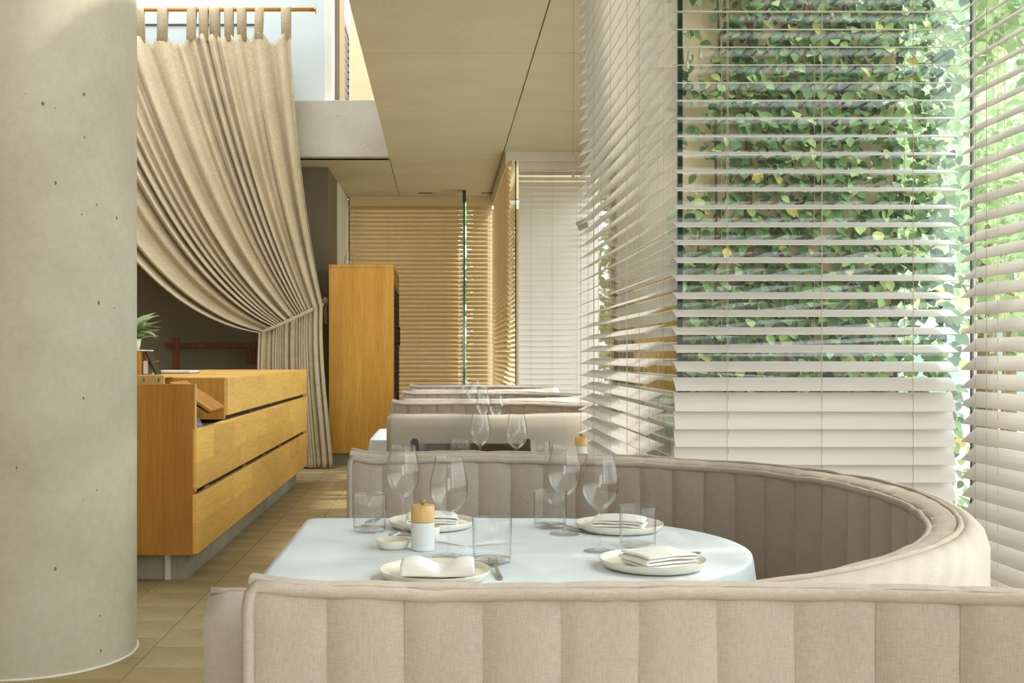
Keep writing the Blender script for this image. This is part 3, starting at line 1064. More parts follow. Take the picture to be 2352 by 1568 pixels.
# ------------------------------------------------------------------ plates, dishes, napkins, forks
pl_prof = [(0.0, 0.0006), (0.088, 0.0006), (0.100, 0.004), (0.1075, 0.012), (0.1105, 0.0195), (0.1098, 0.0205), (0.1082, 0.0200), (0.1040, 0.0120), (0.098, 0.0068), (0.086, 0.0050), (0.0, 0.0046)]
pl_me = MB().lathe(pl_prof, 72).mesh('plate', M['china'], True)
plates = {}
for key, px_, py_, lab in (('fl', 999, 1306, 'cream plate at the front left of the laid table'), ('bl', 991, 1193.5, 'cream plate at the back left, behind the pepper mill'),
                           ('br', 1422, 1200, 'cream plate at the back right of the laid table'), ('fr', 1499, 1282, 'cream plate at the front right of the laid table')):
    p = on_table(px_, py_, ZT + 0.0205)
    p.z = ZC
    plates[key] = p
    o = link('dinner_plate', pl_me, None, p)
    tag(o, lab, 'plate', 'cream dinner plates')

d1 = thing('butter_dish', 'small cream dish of butter left of the pepper mill', 'dish', on_table(903, 1258, ZC))
MB().lathe([(0.0, 0.0006), (0.030, 0.0006), (0.033, 0.002), (0.0405, 0.020), (0.0398, 0.0208), (0.0385, 0.020), (0.0318, 0.0058), (0.0, 0.0052)], 48).build('dish', M['china'], d1, smooth=True)
bt = []
for k in range(7):
    row = []
    for j in range(16):
        a = 2 * math.pi * j / 16
        rr = (0.021 + 0.005 * math.cos(2 * a)) * math.sqrt(max(0, 1 - (k / 6) ** 2)) + 0.0005
        row.append((0.006 + rr * math.cos(a), rr * 0.8 * math.sin(a), 0.006 + 0.012 * k / 6 + 0.0015 * nz(a, k, 1)))
    bt.append(row)
MB().grid(bt, True).build('butter', M['butter'], d1, smooth=True)
d2 = thing('salt_bowl', 'cream bowl half hidden behind the pepper mill', 'bowl', on_table(978, 1238, ZC))
MB().lathe([(0.0, 0.0006), (0.024, 0.0006), (0.031, 0.008), (0.034, 0.020), (0.034, 0.031), (0.0335, 0.0318), (0.0325, 0.031), (0.0322, 0.020), (0.0285, 0.010), (0.0, 0.006)], 48).build('bowl', M['china'], d2, smooth=True)
MB().lathe([(0.0, 0.016), (0.020, 0.015), (0.0305, 0.0125), (0.0, 0.0122)], 32).build('salt', M['napkin'], d2, smooth=True)


def folded_napkin(label, loc, rz, w, d, turns, gap, puff, seed, name='folded_napkin'):
    """cloth strip folded back and forth, extruded along its depth"""
    prof = []
    z = gap * 0.5
    for k in range(turns):
        xs = [lerp(-w / 2, w / 2, i / 10) for i in range(11)]
        if k % 2: xs = xs[::-1]
        for x in xs:
            prof.append((x, z + puff * (1 - (2 * x / w) ** 2) * k / max(1, turns - 1)))
        if k < turns - 1:
            sx = 1 if k % 2 == 0 else -1
            prof.append((sx * (w / 2 + gap * 0.45), z + gap * 0.5))
        z += gap
    rows = []
    n = 12
    for j in range(n + 1):
        y = lerp(-d / 2, d / 2, j / n)
        rows.append([(x + 0.002 * nz(y * 30, zz * 60, seed), y + 0.003 * nz(x * 25, zz * 60, seed + 3), zz + (0.0022 * nz(x * 22 + seed, y * 22, zz * 90)) * min(1, zz / 0.004) + puff * 0.5 * (1 - (2 * y / d) ** 2) * zz / max(z, 1e-6)) for x, zz in prof])
    o = MB().grid(rows).build(name, M['napkin'], None, smooth=True)
    o.location = loc
    o.rotation_euler = (0, 0, rz)
    sd = o.modifiers.new('thickness', 'SOLIDIFY')
    sd.thickness = gap * 0.9
    sd.offset = 0
    ss = o.modifiers.new('smooth', 'SUBSURF')
    ss.levels = ss.render_levels = 1
    return tag(o, label, 'napkin', 'white folded napkins')


off = Vector((0, 0, 0.0072))
folded_napkin('white napkin folded in layers on the front right plate', plates['fr'] + off + Vector((0.012, 0.004, 0)), math.radians(24), 0.122, 0.105, 4, 0.0062, 0.003, 1.0)
folded_napkin('white napkin folded on the back right plate', plates['br'] + off + Vector((0.0, 0.0, 0)), math.radians(-16), 0.125, 0.10, 4, 0.0062, 0.003, 2.0)
folded_napkin('white napkin on the back left plate behind the pepper mill', plates['bl'] + off, math.radians(3), 0.125, 0.10, 4, 0.0062, 0.004, 4.0)


def stand_napkin(label, loc, rz):
    """thick roll of cloth with a sagging middle and raised right corner"""
    rows = []
    w, d, n, m = 0.142, 0.080, 28, 20
    for i in range(n + 1):
        u = i / n
        x = (u - 0.5) * w
        row = []
        hump = 0.030 - 0.010 * math.exp(-((u - 0.55) / 0.16) ** 2) + 0.003 * math.sin(u * 9)
        for k in range(m):
            a = 2 * math.pi * k / m
            ca, sa = math.cos(a), math.sin(a)
            y = math.copysign(abs(ca) ** 0.55, ca) * d / 2
            z = hump / 2 + math.copysign(abs(sa) ** 0.5, sa) * hump / 2
            if sa > 0:
                z -= 0.008 * (y / d + 0.5) * math.exp(-((u - 0.5) / 0.3) ** 2) * 0
                z += 0.0025 * nz(x * 30, y * 30, 3.0) - 0.008 * max(0, -y / d) * (1 - math.exp(-((u - 0.15) / 0.2) ** 2) * 0.6)
                z = max(z, 0.002)
            row.append((x * (1 - 0.03 * (y / d)), y, z))
        rows.append(row)
    o = MB().grid(rows, True)
    o.f.append(tuple(range(m))[::-1])
    o.f.append(tuple(len(o.v) - m + q for q in range(m)))
    ob = recalc(o.build('folded_napkin', M['napkin'], None, smooth=True))
    ob.location = loc
    ob.rotation_euler = (0, 0, rz)
    return tag(ob, label, 'napkin', 'white folded napkins')


stand_napkin('plump white napkin on the front left plate', plates['fl'] + off + Vector((0.006, 0.0, 0)), math.radians(-2))


def make_fork():
    mb = MB()
    def strip(pts, th=0.0016):
        rows = []
        for (y, w, z) in pts:
            rows.append([(-w / 2, y, z), (w / 2, y, z), (w / 2, y, z + th), (-w / 2, y, z + th)])
        mb.grid(rows, True)
        n = len(mb.v)
        mb.f.append((n - 4, n - 3, n - 2, n - 1))
        mb.f.append((n - 4 * len(rows) + 3, n - 4 * len(rows) + 2, n - 4 * len(rows) + 1, n - 4 * len(rows)))
    strip([(-0.095, 0.006, 0.001), (-0.090, 0.012, 0.001), (-0.06, 0.0105, 0.002), (-0.02, 0.0065, 0.006), (0.02, 0.0052, 0.010), (0.034, 0.009, 0.0095), (0.042, 0.019, 0.0075), (0.050, 0.0205, 0.0055)])
    for k in range(3):
        x = (k - 1) * 0.0078
        rows = []
        for (y, w, z) in ((0.0495, 0.0046, 0.0056), (0.060, 0.0036, 0.0036), (0.075, 0.0030, 0.0030), (0.090, 0.0022, 0.0058), (0.0935, 0.0010, 0.0072)):
            rows.append([(x - w / 2, y, z), (x + w / 2, y, z), (x + w / 2, y, z + 0.0016), (x - w / 2, y, z + 0.0016)])
        mb.grid(rows, True)
        n = len(mb.v)
        mb.f.append((n - 4, n - 3, n - 2, n - 1))
    return mb.mesh('dessert_fork', M['steel'], False)


fk = make_fork()
for (p, rz, lab) in ((on_table(1139, 1310, ZC), 2, 'three-tined fork right of the front left plate'), (plates['br'] + Vector((-0.128, 0.01, 0)), 38, 'fork left of the back right plate, seen through the glasses'),
                     (plates['fr'] + Vector((0.05, 0.128, 0)), 112, 'fork right of the front right plate, only its handle end showing'), (on_table(862, 1206, ZC) + Vector((-0.01, 0.04, 0)), 170, 'fork behind the tumbler at the left edge of the table')):
    o = link('dessert_fork', fk, None, p, (0, 0, math.radians(rz)))
    tag(o, lab, 'fork', 'steel forks')

# ------------------------------------------------------------------ dark tub chair behind the small table
ch = thing('tub_chair', 'dark brown leather tub chair behind the small table', 'chair', (0.135, 5.06, 0))
rows = []
for k in range(33):
    a = math.radians(lerp(-8, 188, k / 32))
    ex, ey = math.cos(a), math.sin(a)
    side = abs(2 * k / 32 - 1)
    h = 0.805 + 0.022 * side ** 6 - 0.016 * (1 - side ** 2)
    rx, ry = 0.275, 0.20
    rows.append([(rx * ex, -0.10 + ry * ey, 0.44), (rx * ex, -0.10 + ry * ey, h - 0.012), (rx * ex * 0.97, -0.10 + ry * ey * 0.97, h), (rx * ex * 0.90, -0.10 + ry * ey * 0.88, h),
                 (rx * ex * 0.87, -0.10 + ry * ey * 0.84, h - 0.012), (rx * ex * 0.85, -0.10 + ry * ey * 0.82, 0.44)])
o = MB().grid(rows, True)
o.f.append((0, 1, 2, 3, 4, 5))
o.f.append(tuple(len(o.v) - 6 + q for q in range(6))[::-1])
recalc(o.build('backrest', M['leather'], ch, smooth=True)).data.set_sharp_from_angle(angle=0.9)
MB().box(-0.225, 0.225, -0.32, 0.045, 0.40, 0.47).build('seat', M['leather_inner'], ch, bevel=0.02)
for (lx, ly) in ((-0.2, -0.28), (0.2, -0.28), (-0.2, 0.03), (0.2, 0.03)):
    MB().tube([(lx * 1.05, ly, 0.0), (lx, ly, 0.41)], [0.011, 0.017], 10).build('leg', M['walnut'], ch)

# ------------------------------------------------------------------ service counter
XF, YN, YFAR = -1.283, 5.75, 10.41
co = thing('service_counter', 'oak service counter with long drawer fronts on a stone plinth', 'counter', (XF, YN, 0))
org = (XF, YN, 0)


def cpart(name, mat, *boxes, bevel=0.0, parent=None):
    m = MB()
    for bx_ in boxes:
        m.box(*bx_)
    return m.build(name, mat, parent or co, bevel=bevel, org=org)


XB = -2.25
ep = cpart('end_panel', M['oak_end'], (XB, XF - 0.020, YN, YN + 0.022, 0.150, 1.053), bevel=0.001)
cpart('end_panel_edge', M['oak_pale'], (XF - 0.0195, XF - 0.013, YN, YN + 0.022, 0.484, 1.053), parent=ep)
cpart('carcass', M['dark_gap'], (XB, XF - 0.036, YN + 0.03, YFAR - 0.01, 0.152, 0.80), (XB, XF - 0.036, 6.62, YFAR - 0.01, 0.80, 1.04), (XB, XB + 0.02, YN + 0.03, 6.6, 0.8, 1.04))
pt_ = cpart('partition', M['oak_tall'], (XB, XF - 0.026, 6.56, 6.582, 0.82, 1.068))
cpart('partition_edge', M['oak_pale'], (XF - 0.0255, XF - 0.020, 6.56, 6.582, 0.826, 1.05), parent=pt_)
cpart('countertop', M['oak_front'], (XB, XF - 0.032, 6.583, YFAR, 1.045, 1.073), bevel=0.002)
td = cpart('top_drawer_front', M['oak_front'], (XF - 0.030, XF, 6.57, YFAR, 0.843, 1.075), bevel=0.009)
md = cpart('middle_drawer_front', M['oak_front'], (XF - 0.030, XF, YN - 0.004, YFAR, 0.497, 0.818), bevel=0.009)
for (a, b) in ((YN - 0.004, 6.722), (6.724, 8.525), (8.531, YFAR)):
    cpart('lower_door', M['oak_front'], (XF - 0.030, XF, a, b, 0.156, 0.469), bevel=0.004)
for yy, zz in ((7.1, 0.482), (7.9, 0.482), (8.7, 0.482), (9.9, 0.482), (7.4, 0.83), (8.3, 0.83), (9.1, 0.83), (10.2, 0.83), (5.95, 0.482)):
    cpart('drawer_catch', M['steel'], (XF - 0.034, XF - 0.012, yy, yy + 0.12 if zz < 0.5 else yy + 0.03, zz - 0.005, zz + 0.006), parent=md if zz < 0.5 else td)
plh = cpart('plinth', M['stone'], (XB, XF - 0.085, YN + 0.11, YFAR - 0.12, 0.0, 0.151))
cpart('plinth_strip', M['white_paint'], (XF - 0.20, XF - 0.172, YN + 0.095, YN + 0.11, 0.0, 0.150), parent=plh)  # pale strip on the near face of the plinth
# sloping lectern board in the niche
rt = Matrix.Rotation(math.radians(34), 3, 'Y')
m = MB().obox((-1.365, 6.10, 0.978), (0.274, 0.40, 0.016), rt)
sb = m.build('sloping_board', M['oak_end'], co, org=org, bevel=0.002)
m = MB().obox((-1.372, 6.10, 0.966), (0.262, 0.38, 0.008), rt)
m.build('board_backing', M['black'], sb, org=org)
# raised board at the back with two slots
ub = cpart('upstand_board', M['oak_pale'], (XB, -1.585, 6.22, 6.25, 1.040, 1.092), bevel=0.002)
for sx in (-1.70, -1.615):
    cpart('slot', M['black'], (sx, sx + 0.004, 6.216, 6.222, 1.055, 1.075), parent=ub)
cpart('raised_shelf', M['oak_front'], (XB, -1.62, 6.251, 7.85, 1.0735, 1.083))

cl = thing('folded_cloth', 'crumpled grey cloth in the counter niche under the sloping board', 'cloth', (XF - 0.14, 6.12, 0.801))
rows = []
for i in range(17):
    a = 2 * math.pi * i / 16
    rows.append([((0.085 * q + 0.02 * nz(math.cos(a) * 2, math.sin(a) * 2, q)) * math.cos(a), (0.12 * q) * math.sin(a), 0.001 + 0.075 * (1 - q ** 2) * (1 + 0.5 * nz(q * 4, a * 2, 2))) for q in (0.02, 0.3, 0.55, 0.8, 1.0)])
MB().grid(rows).build('cloth_heap', M['grey_cloth'], cl, smooth=True)
bx2 = thing('card_terminal', 'black card terminal in the counter niche', 'terminal', (XF - 0.19, 5.90, 0.8012))
MB().box(-0.035, 0.035, -0.05, 0.08, 0.0, 0.04).build('body', M['black_plastic'], bx2, bevel=0.008)
MB().box(-0.03, 0.03, -0.045, -0.005, 0.041, 0.044).build('keypad', M['grey_cloth'], bx2)

# planter box with plant
pbx = thing('planter_box', 'oak box with a white tray at the left end of the counter', 'box', (-2.08, 7.0, 1.0835))
MB().box(-0.13, 0.175, -0.13, 0.13, 0.0, 0.148).build('box', M['oak_end'], pbx, bevel=0.002)
MB().box(-0.14, 0.195, -0.14, 0.14, 0.149, 0.158).build('tray', M['paper'], pbx, bevel=0.003)
pp = thing('potted_plant', 'leafy pale green plant on the white tray by the column', 'plant', (-1.99, 7.0, 1.2420))
MB().lathe([(0.0, 0.0), (0.05, 0.0), (0.062, 0.07), (0.058, 0.07), (0.047, 0.004), (0.0, 0.004)], 24).build('pot', M['china'], pp, smooth=True)


def leaf_mesh(name, l, w, mat, droop=0.25):
    v = []
    prof = [(0, 0.08), (0.18, 0.75), (0.42, 1.0), (0.7, 0.72), (0.9, 0.28), (1.0, 0.02)]
    for (t_, ww) in prof:
        z = -droop * l * t_ * t_
        for sx in (-1, 0, 1):
            v.append((sx * ww * w / 2, t_ * l, z + (0.12 * w * ww if sx else 0)))
    f = []
    for i in range(len(prof) - 1):
        for k in range(2):
            f.append((i * 3 + k, i * 3 + k + 1, i * 3 + k + 4, i * 3 + k + 3))
    return MB().add(v, f).mesh(name, mat, True)


lm = leaf_mesh('leaf', 0.15, 0.085, M['houseplant'], 0.7)
rnd = random.Random(3)
for k in range(46):
    a = rnd.uniform(0, 2 * math.pi)
    el = math.radians(rnd.uniform(15, 75))
    hh = rnd.uniform(0.04, 0.13)
    o = link('leaf', lm, pp, (0.02 * math.cos(a), 0.02 * math.sin(a), hh), (el, rnd.uniform(-0.3, 0.3), a - math.pi / 2))
    s_ = rnd.uniform(0.75, 1.1)
    o.scale = (s_, s_, s_)
MB().tube([(0, 0, 0.0), (0, 0, 0.15)], 0.006, 6).build('stem', M['bark'], pp)

bk = thing('reservation_book', 'white book lying on the counter beside the plant box', 'book', (-1.80, 7.45, 1.0835))
MB().box(-0.125, 0.115, -0.15, 0.15, 0.0, 0.004).build('cover', M['black_plastic'], bk)
MB().box(-0.12, 0.112, -0.146, 0.146, 0.0042, 0.021).build('pages', M['paper'], bk, bevel=0.002)
tabl = thing('tablet_stand', 'black tablet on a stand between the plant box and the book', 'tablet', (-1.90, 7.0, 1.0835))
MB().obox((0.05, 0.0, 0.075), (0.012, 0.14, 0.16), Matrix.Rotation(math.radians(-24), 3, 'Y')).build('screen', M['black_plastic'], tabl, bevel=0.002)
MB().obox((0.015, 0.0, 0.045), (0.03, 0.12, 0.085), Matrix.Identity(3)).build('stand', M['paper'], tabl, bevel=0.002)
MB().tube([(0.04, -0.05, 0.075), (0.10, -0.05, 0.085)], 0.004, 8).build('pen', M['brass'], tabl)

# ------------------------------------------------------------------ timber rail and menus on the back wall
rl = thing('wall_rail', 'red brown timber rail fixed along the dark back wall behind the counter', 'rail', (0, 12.55, 0))
p0, p1 = P(380, 793, 12.45), P(640, 791, 12.45)
MB().box(p0.x, p1.x, -0.12, -0.07, p0.z - 0.024, p0.z + 0.024).build('bar', M['walnut'], rl, bevel=0.004)
MB().box(p0.x + 0.3, p0.x + 0.36, -0.07, 0.0, p0.z - 0.02, p0.z + 0.02).build('bracket', M['walnut'], rl)
MB().box(p1.x - 0.3, p1.x - 0.24, -0.07, 0.0, p0.z - 0.02, p0.z + 0.02).build('bracket', M['walnut'], rl)
ps = thing('timber_post', 'red brown timber post leaning against the wall rail', 'post', (P(400, 0, 12.2).x, 12.25, 0))
MB().obox((0, 0, 0.70), (0.062, 0.05, 1.41), Matrix.Rotation(math.radians(1.2), 3, 'Y')).build('post', M['walnut'], ps, bevel=0.004)
pm = P(579, 800, 12.42)
mn = thing('hanging_menus', 'red brown leather straps hanging from the wall rail beside the curtain', 'straps', (pm.x, 12.42, pm.z - 0.17))
for k in range(4):
    MB().obox((-0.06 + k * 0.038, 0.0, 0.085), (0.030, 0.02 + 0.01 * (k % 2), 0.185), Matrix.Rotation(math.radians(3 * (k - 1.5)), 3, 'Y')).build('strap', M['brown_hide'], mn, bevel=0.004)
MB().box(-0.07, 0.07, -0.006, 0.012, 0.165, 0.185).build('hanger', M['brown_hide'], mn)

# ------------------------------------------------------------------ tall cabinet
CX0, CX1, CY0, CY1, CT = -1.232, -0.518, 11.95, 13.35, 2.205
tc_ = thing('tall_cabinet', 'tall oak wine cabinet on a stone plinth before the far blinds', 'cabinet', (CX0, CY0, 0))
torg = (CX0, CY0, 0)


def tpart(name, mat, *boxes, bevel=0.0, parent=None):
    m = MB()
    for bx_ in boxes:
        m.box(*bx_)
    return m.build(name, mat, parent or tc_, bevel=bevel, org=torg)


tpart('end_panel', M['oak_tall'], (CX0, CX1, CY0, CY0 + 0.03, 0.135, CT - 0.03), bevel=0.001)
tpart('top_panel', M['oak_tall'], (CX0, CX1 + 0.004, CY0 - 0.004, CY1, CT - 0.029, CT), bevel=0.002)
tpart('back_panel', M['oak_tall'], (CX0, CX0 + 0.02, CY0 + 0.031, CY1, 0.135, CT - 0.03))
tpart('far_panel', M['oak_tall'], (CX0 + 0.021, CX1, CY1 - 0.03, CY1, 0.135, CT - 0.03))
tpart('bottom_panel', M['oak_tall'], (CX0 + 0.021, CX1, CY0 + 0.031, CY1 - 0.031, 0.135, 0.165))
tpart('plinth', M['stone'], (CX0 + 0.03, CX1 - 0.03, CY0 + 0.04, CY1 - 0.03, 0.0, 0.134))
for k in range(2):
    ya, yb = CY0 + 0.033 + k * 0.68, CY0 + 0.033 + k * 0.68 + 0.64
    m = MB()
    for (a, b, z0, z1) in ((ya, ya + 0.04, 0.17, CT - 0.22), (yb - 0.04, yb, 0.17, CT - 0.22), (ya, yb, 0.17, 0.21), (ya, yb, CT - 0.26, CT - 0.22)):
        m.box(CX1 - 0.012, CX1 + 0.006, a, b, z0, z1)
    d = m.build('door_frame', M['black'], tc_, org=torg)
    for j in range(6):
        tpart('grille_bar', M['black'], (CX1 - 0.008, CX1 + 0.002, ya + 0.09 + j * 0.085, ya + 0.10 + j * 0.085, 0.21, CT - 0.26), parent=d)
    for j in range(14):
        tpart('grille_rung', M['black'], (CX1 - 0.006, CX1, ya + 0.04, yb - 0.04, 0.30 + j * 0.12, 0.308 + j * 0.12), parent=d)
tpart('header', M['walnut'], (CX1 - 0.02, CX1 + 0.004, CY0 + 0.031, CY1 - 0.031, CT - 0.215, CT - 0.03))
hz = P(0, 775, 12.6).z
tpart('handle', M['black'], (CX1 + 0.006, CX1 + 0.045, 12.45, 12.48, hz + 0.09, hz + 0.115), (CX1 + 0.006, CX1 + 0.045, 12.45, 12.48, hz - 0.085, hz - 0.06),
      (CX1 + 0.035, CX1 + 0.05, 12.45, 12.48, hz - 0.09, hz + 0.12), parent=d)
gb = thing('glass_carafe', 'clear glass carafe on top of the tall cabinet', 'carafe', (P(801, 0, 12.5).x, 12.5, CT + 0.0006))
MB().lathe([(0.0, 0.0), (0.042, 0.0), (0.048, 0.01), (0.05, 0.08), (0.042, 0.14), (0.022, 0.18), (0.018, 0.215), (0.0165, 0.215), (0.02, 0.18), (0.04, 0.139), (0.0475, 0.08), (0.045, 0.012), (0.0, 0.006)], 32).build('body', M['glass_solid'], gb, smooth=True)
MB().lathe([(0.0, 0.2152), (0.019, 0.2155), (0.02, 0.225), (0.012, 0.235), (0.0, 0.236)], 20).build('stopper', M['glass_solid'], gb, smooth=True)

# ------------------------------------------------------------------ curtain on its rod
CYT = 11.62                                                    # curtain plane
rz_ = P(0, 22, CYT).z
rod = thing('curtain_rod', 'warm timber curtain rod with brass ends above the gathered curtain', 'curtain rod', (0, CYT, rz_))
xr = P(722, 0, CYT).x
MB().tube([(-4.748, 0, 0), (xr, 0, 0)], 0.021, 16).build('rod', M['rod'], rod, smooth=True)
MB().tube([(xr, 0, 0), (xr + 0.008, 0, 0), (xr + 0.012, 0, 0), (xr + 0.02, 0, 0)], [0.022, 0.024, 0.046, 0.046], 24).build('end_flange', M['brass'], rod)
bxr = P(604, 0, CYT).x
MB().box(bxr - 0.006, bxr + 0.006, -0.03, -0.024, -0.12, -0.02).box(bxr - 0.012, bxr + 0.012, -0.03, -0.024, -0.12, 0.03).build('bracket', M['brass'], rod)

cu = thing('curtain', 'oatmeal linen curtain hung from the rod and tied back to the right', 'curtain', (0, CYT, 0))
CP = lambda x, y: (P(x, y, CYT).x, P(x, y, CYT).z)
T0, T1 = (-4.55, CP(0, 88)[1]), CP(668, 78)
K0, K1 = CP(596, 764), CP(742, 702)
C0, C1 = (-3.42, 1.66), CP(684, 420)
B0, B1 = CP(600, 1072), CP(764, 1072)
NF = 19
NS, NV1, NV2 = 460, 60, 36


def ph(s):
    return 2 * math.pi * (NF * s + 0.55 * math.sin(5.3 * s * math.pi + 0.6) + 0.30 * math.sin(17 * s + 2))


def fold(s, v, amp):
    p_ = ph(s)
    m_ = 0.75 + 0.35 * math.sin(9.1 * s * math.pi + 1.0)
    w_ = math.sin(p_)
    w_ = math.copysign(abs(w_) ** 0.8, w_)
    return amp * m_ * (w_ + 0.22 * math.sin(2 * p_ + 1.1 + 2.2 * v) + 0.10 * math.sin(5 * p_ * 0.5 + 3 * v))


tab_px = [322, 374, 441, 468, 493, 526, 555, 596, 657]
tab_s = []
for x_ in tab_px:
    tab_s.append((P(x_, 0, CYT).x - T0[0]) / (T1[0] - T0[0]))
extra = [0.02, 0.10, 0.19, 0.28, 0.36]
all_tabs = sorted(extra + tab_s)


def top_sag(s):
    d = min(abs(s - t_) for t_ in all_tabs)
    return 0.085 * min(1.0, max(0.0, (d - 0.012) / 0.022))


rows = []
for j in range(NV1 + 1):
    v = j / NV1
    row = []
    for i in range(NS + 1):
        s = i / NS
        T = (lerp(T0[0], T1[0], s), lerp(T0[1], T1[1], s) - top_sag(s) * (1 - v) ** 6)
        C = (lerp(C0[0], C1[0], s ** 0.9), lerp(C0[1], C1[1], s ** 0.85))
        K = (lerp(K0[0], K1[0], s), lerp(K0[1], K1[1], s))
        x = (1 - v) ** 2 * T[0] + 2 * v * (1 - v) * C[0] + v * v * K[0]
        z = (1 - v) ** 2 * T[1] + 2 * v * (1 - v) * C[1] + v * v * K[1]
        amp = lerp(0.046, 0.086, min(1, v * 3)) * (1 - 0.45 * max(0, (v - 0.7) / 0.3))
        dy = fold(s, v, amp)
        dx = 0.25 * fold(s + 0.25 / NF, v, amp * (1 - 0.8 * v))
        row.append((x + dx, dy - 0.10 * math.sin(math.pi * v) * (1 - s), z))
    rows.append(row)
for j in range(1, NV2 + 1):
    v = j / NV2
    row = []
    for i in range(NS + 1):
        s = i / NS
        K = (lerp(K0[0], K1[0], s), lerp(K0[1], K1[1], s))
        e = v * v * (3 - 2 * v)
        x = lerp(K[0], lerp(B0[0], B1[0], s), e) - 0.02 * math.sin(math.pi * v) + 0.05 * s * max(0, v - 0.8) * 5 * (0.2 - abs(v - 0.9)) 
        z = lerp(K[1], 0.012 + 0.02 * max(0, nz(s * 9, 0, 1)), v)
        amp = lerp(0.0275, 0.045, min(1, v * 2))
        row.append((x + 0.15 * fold(s + 0.25 / NF, 1 + v, amp), fold(s, 1 + 0.3 * v, amp), z))
    rows.append(row)
cob = MB().grid(rows).build('cloth', M['curtain'], cu, smooth=True)
sd = cob.modifiers.new('thickness', 'SOLIDIFY')
sd.thickness = 0.004
for s in all_tabs:
    x = lerp(T0[0], T1[0], s)
    z = lerp(T0[1], T1[1], s)
    y = fold(s, 0, 0.046)
    w = 0.050
    prof = [(y - 0.004, z - 0.06), (-0.024, rz_ - 0.04), (-0.026, rz_), (-0.018, rz_ + 0.020), (0.0, rz_ + 0.028), (0.018, rz_ + 0.020), (0.026, rz_), (0.024, rz_ - 0.04), (y + 0.008, z - 0.04)]
    tw = random.uniform(-0.006, 0.006)
    m = MB().grid([[(x - w + tw, a, b) for a, b in prof], [(x, a - 0.004, b) for a, b in prof], [(x + w - tw, a, b) for a, b in prof]])
    o = m.build('tab', M['curtain'], cu, smooth=True)
    sd = o.modifiers.new('thickness', 'SOLIDIFY')
    sd.thickness = 0.005
# tie-back: loop round the bundle, knot at the wall
pts = []
kl, kr = CP(592, 768), CP(752, 694)
kk = P(747, 692, CYT + 0.52)
for k in range(13):
    u = k / 12
    pts.append((lerp(kl[0], kr[0], u) if u < 0.87 else lerp(lerp(kl[0], kr[0], 0.87), kk.x, (u - 0.87) / 0.13), -0.075 * math.sin(math.pi * min(1, u * 1.15)) ** 0.6 if u < 0.87 else lerp(-0.02, 0.5, (u - 0.87) / 0.13), lerp(kl[1], kr[1], u) + 0.02 * math.sin(math.pi * u) * -1))
pts2 = [(a, b, c + 0.016) for a, b, c in pts]
MB().tube(pts, 0.011, 8).build('tie_cord', M['curtain'], cu, smooth=True)
MB().tube(pts2, 0.010, 8).build('tie_cord', M['curtain'], cu, smooth=True)
MB().lathe([(0.0, -0.045), (0.022, -0.04), (0.036, -0.01), (0.034, 0.02), (0.015, 0.045), (0.0, 0.05)], 14, (kk.x, 0.52, kk.z)).build('tie_knot', M['curtain'], cu, smooth=True)
MB().tube([(kk.x, 0.52, kk.z - 0.02), (kk.x + 0.005, 0.53, kk.z - 0.25)], [0.014, 0.02], 8).build('tie_tail', M['curtain'], cu, smooth=True)

# ------------------------------------------------------------------ outside: ground, ivy wall, trees, far building
tag(MB().box(GX + 0.06, 60, Y1 - 20, 60, -0.16, -0.125).build('ground', M['paving']), kind='structure')
tag(MB().box(GX + 0.07, 2.6, Y1 + 0.05, Y2 - 0.27, -0.124, -0.06).build('ground_bed', plain('added_bed', srgb(92, 84, 60), 0.95, var=0.3, vscale=12, bmp=0.5, bscale=30)), kind='structure')  # unseen bed, added dark to cut bounce onto the side blind
gw = tag(MB().box(GX + 0.05, 2.22, Y2 - 0.26, Y2 - 0.06, -0.12, 3.9).build('wall_garden', M['garden_wall']), kind='structure')
for zz in (0.9, 1.75, 2.6, 3.4):
    MB().box(GX + 0.05, 2.215, Y2 - 0.268, Y2 - 0.261, zz, zz + 0.02).build('render_band', M['garden_wall'], gw)

YW = Y2 - 0.27
iv = thing('ivy', 'dense green ivy climbing the sand coloured garden wall outside the window', 'ivy', (1.45, YW, -0.12))
iorg = Vector((1.45, YW, -0.12))
rnd = random.Random(11)
il = leaf_mesh('leaf', 0.056, 0.044, M['ivy'], 0.12)
leaves = []
for k in range(9500):
    x = rnd.uniform(0.90, 2.42)
    z = rnd.uniform(0.1, 3.95)
    dens = 0.5 + 0.9 * noise.noise(Vector((x * 2.2, z * 1.7, 4.0))) + min(1.0, (x - 0.95) * 1.5)
    if x < 1.10: dens -= 0.55 if z < 1.6 else 0.85
    elif x < 1.36 and z > 1.7: dens -= 0.45
    if z < 1.4: dens += 0.3
    if rnd.random() > dens:
        continue
    thick = 0.10 + 0.22 * max(0, noise.noise(Vector((x * 1.5, z * 1.5, 9.0)))) + 0.14 * max(0, min(1, (x - 1.5) / 0.8))
    y = YW - 0.04 - rnd.random() ** 1.3 * thick
    yaw = math.pi + rnd.uniform(-0.9, 0.9)
    pit = math.radians(rnd.uniform(-75, -15))
    rol = rnd.uniform(-0.7, 0.7)
    sc = rnd.uniform(0.7, 1.35)
    leaves.append((y, Vector((x, y, z)), (pit, rol, yaw), sc))
leaves.sort(key=lambda t_: t_[0] + 0.15 * (abs(t_[1].z - 1.9) > 1.1))
for (y, p, e, sc) in leaves[:300]:
    o = link('leaf', il, iv, p - iorg, e)
    o.scale = (sc, sc, sc)
from mathutils import Euler
mb = MB()
base_v = [Vector(v.co) for v in il.vertices]
base_f = [tuple(p.vertices) for p in il.polygons]
for (y, p, e, sc) in leaves[300:]:
    R3 = Euler(e).to_matrix() * sc
    mb.add([R3 @ v + p - iorg for v in base_v], base_f)
tag(mb.build('leaf_mass', M['ivy'], iv, smooth=True), kind='stuff')
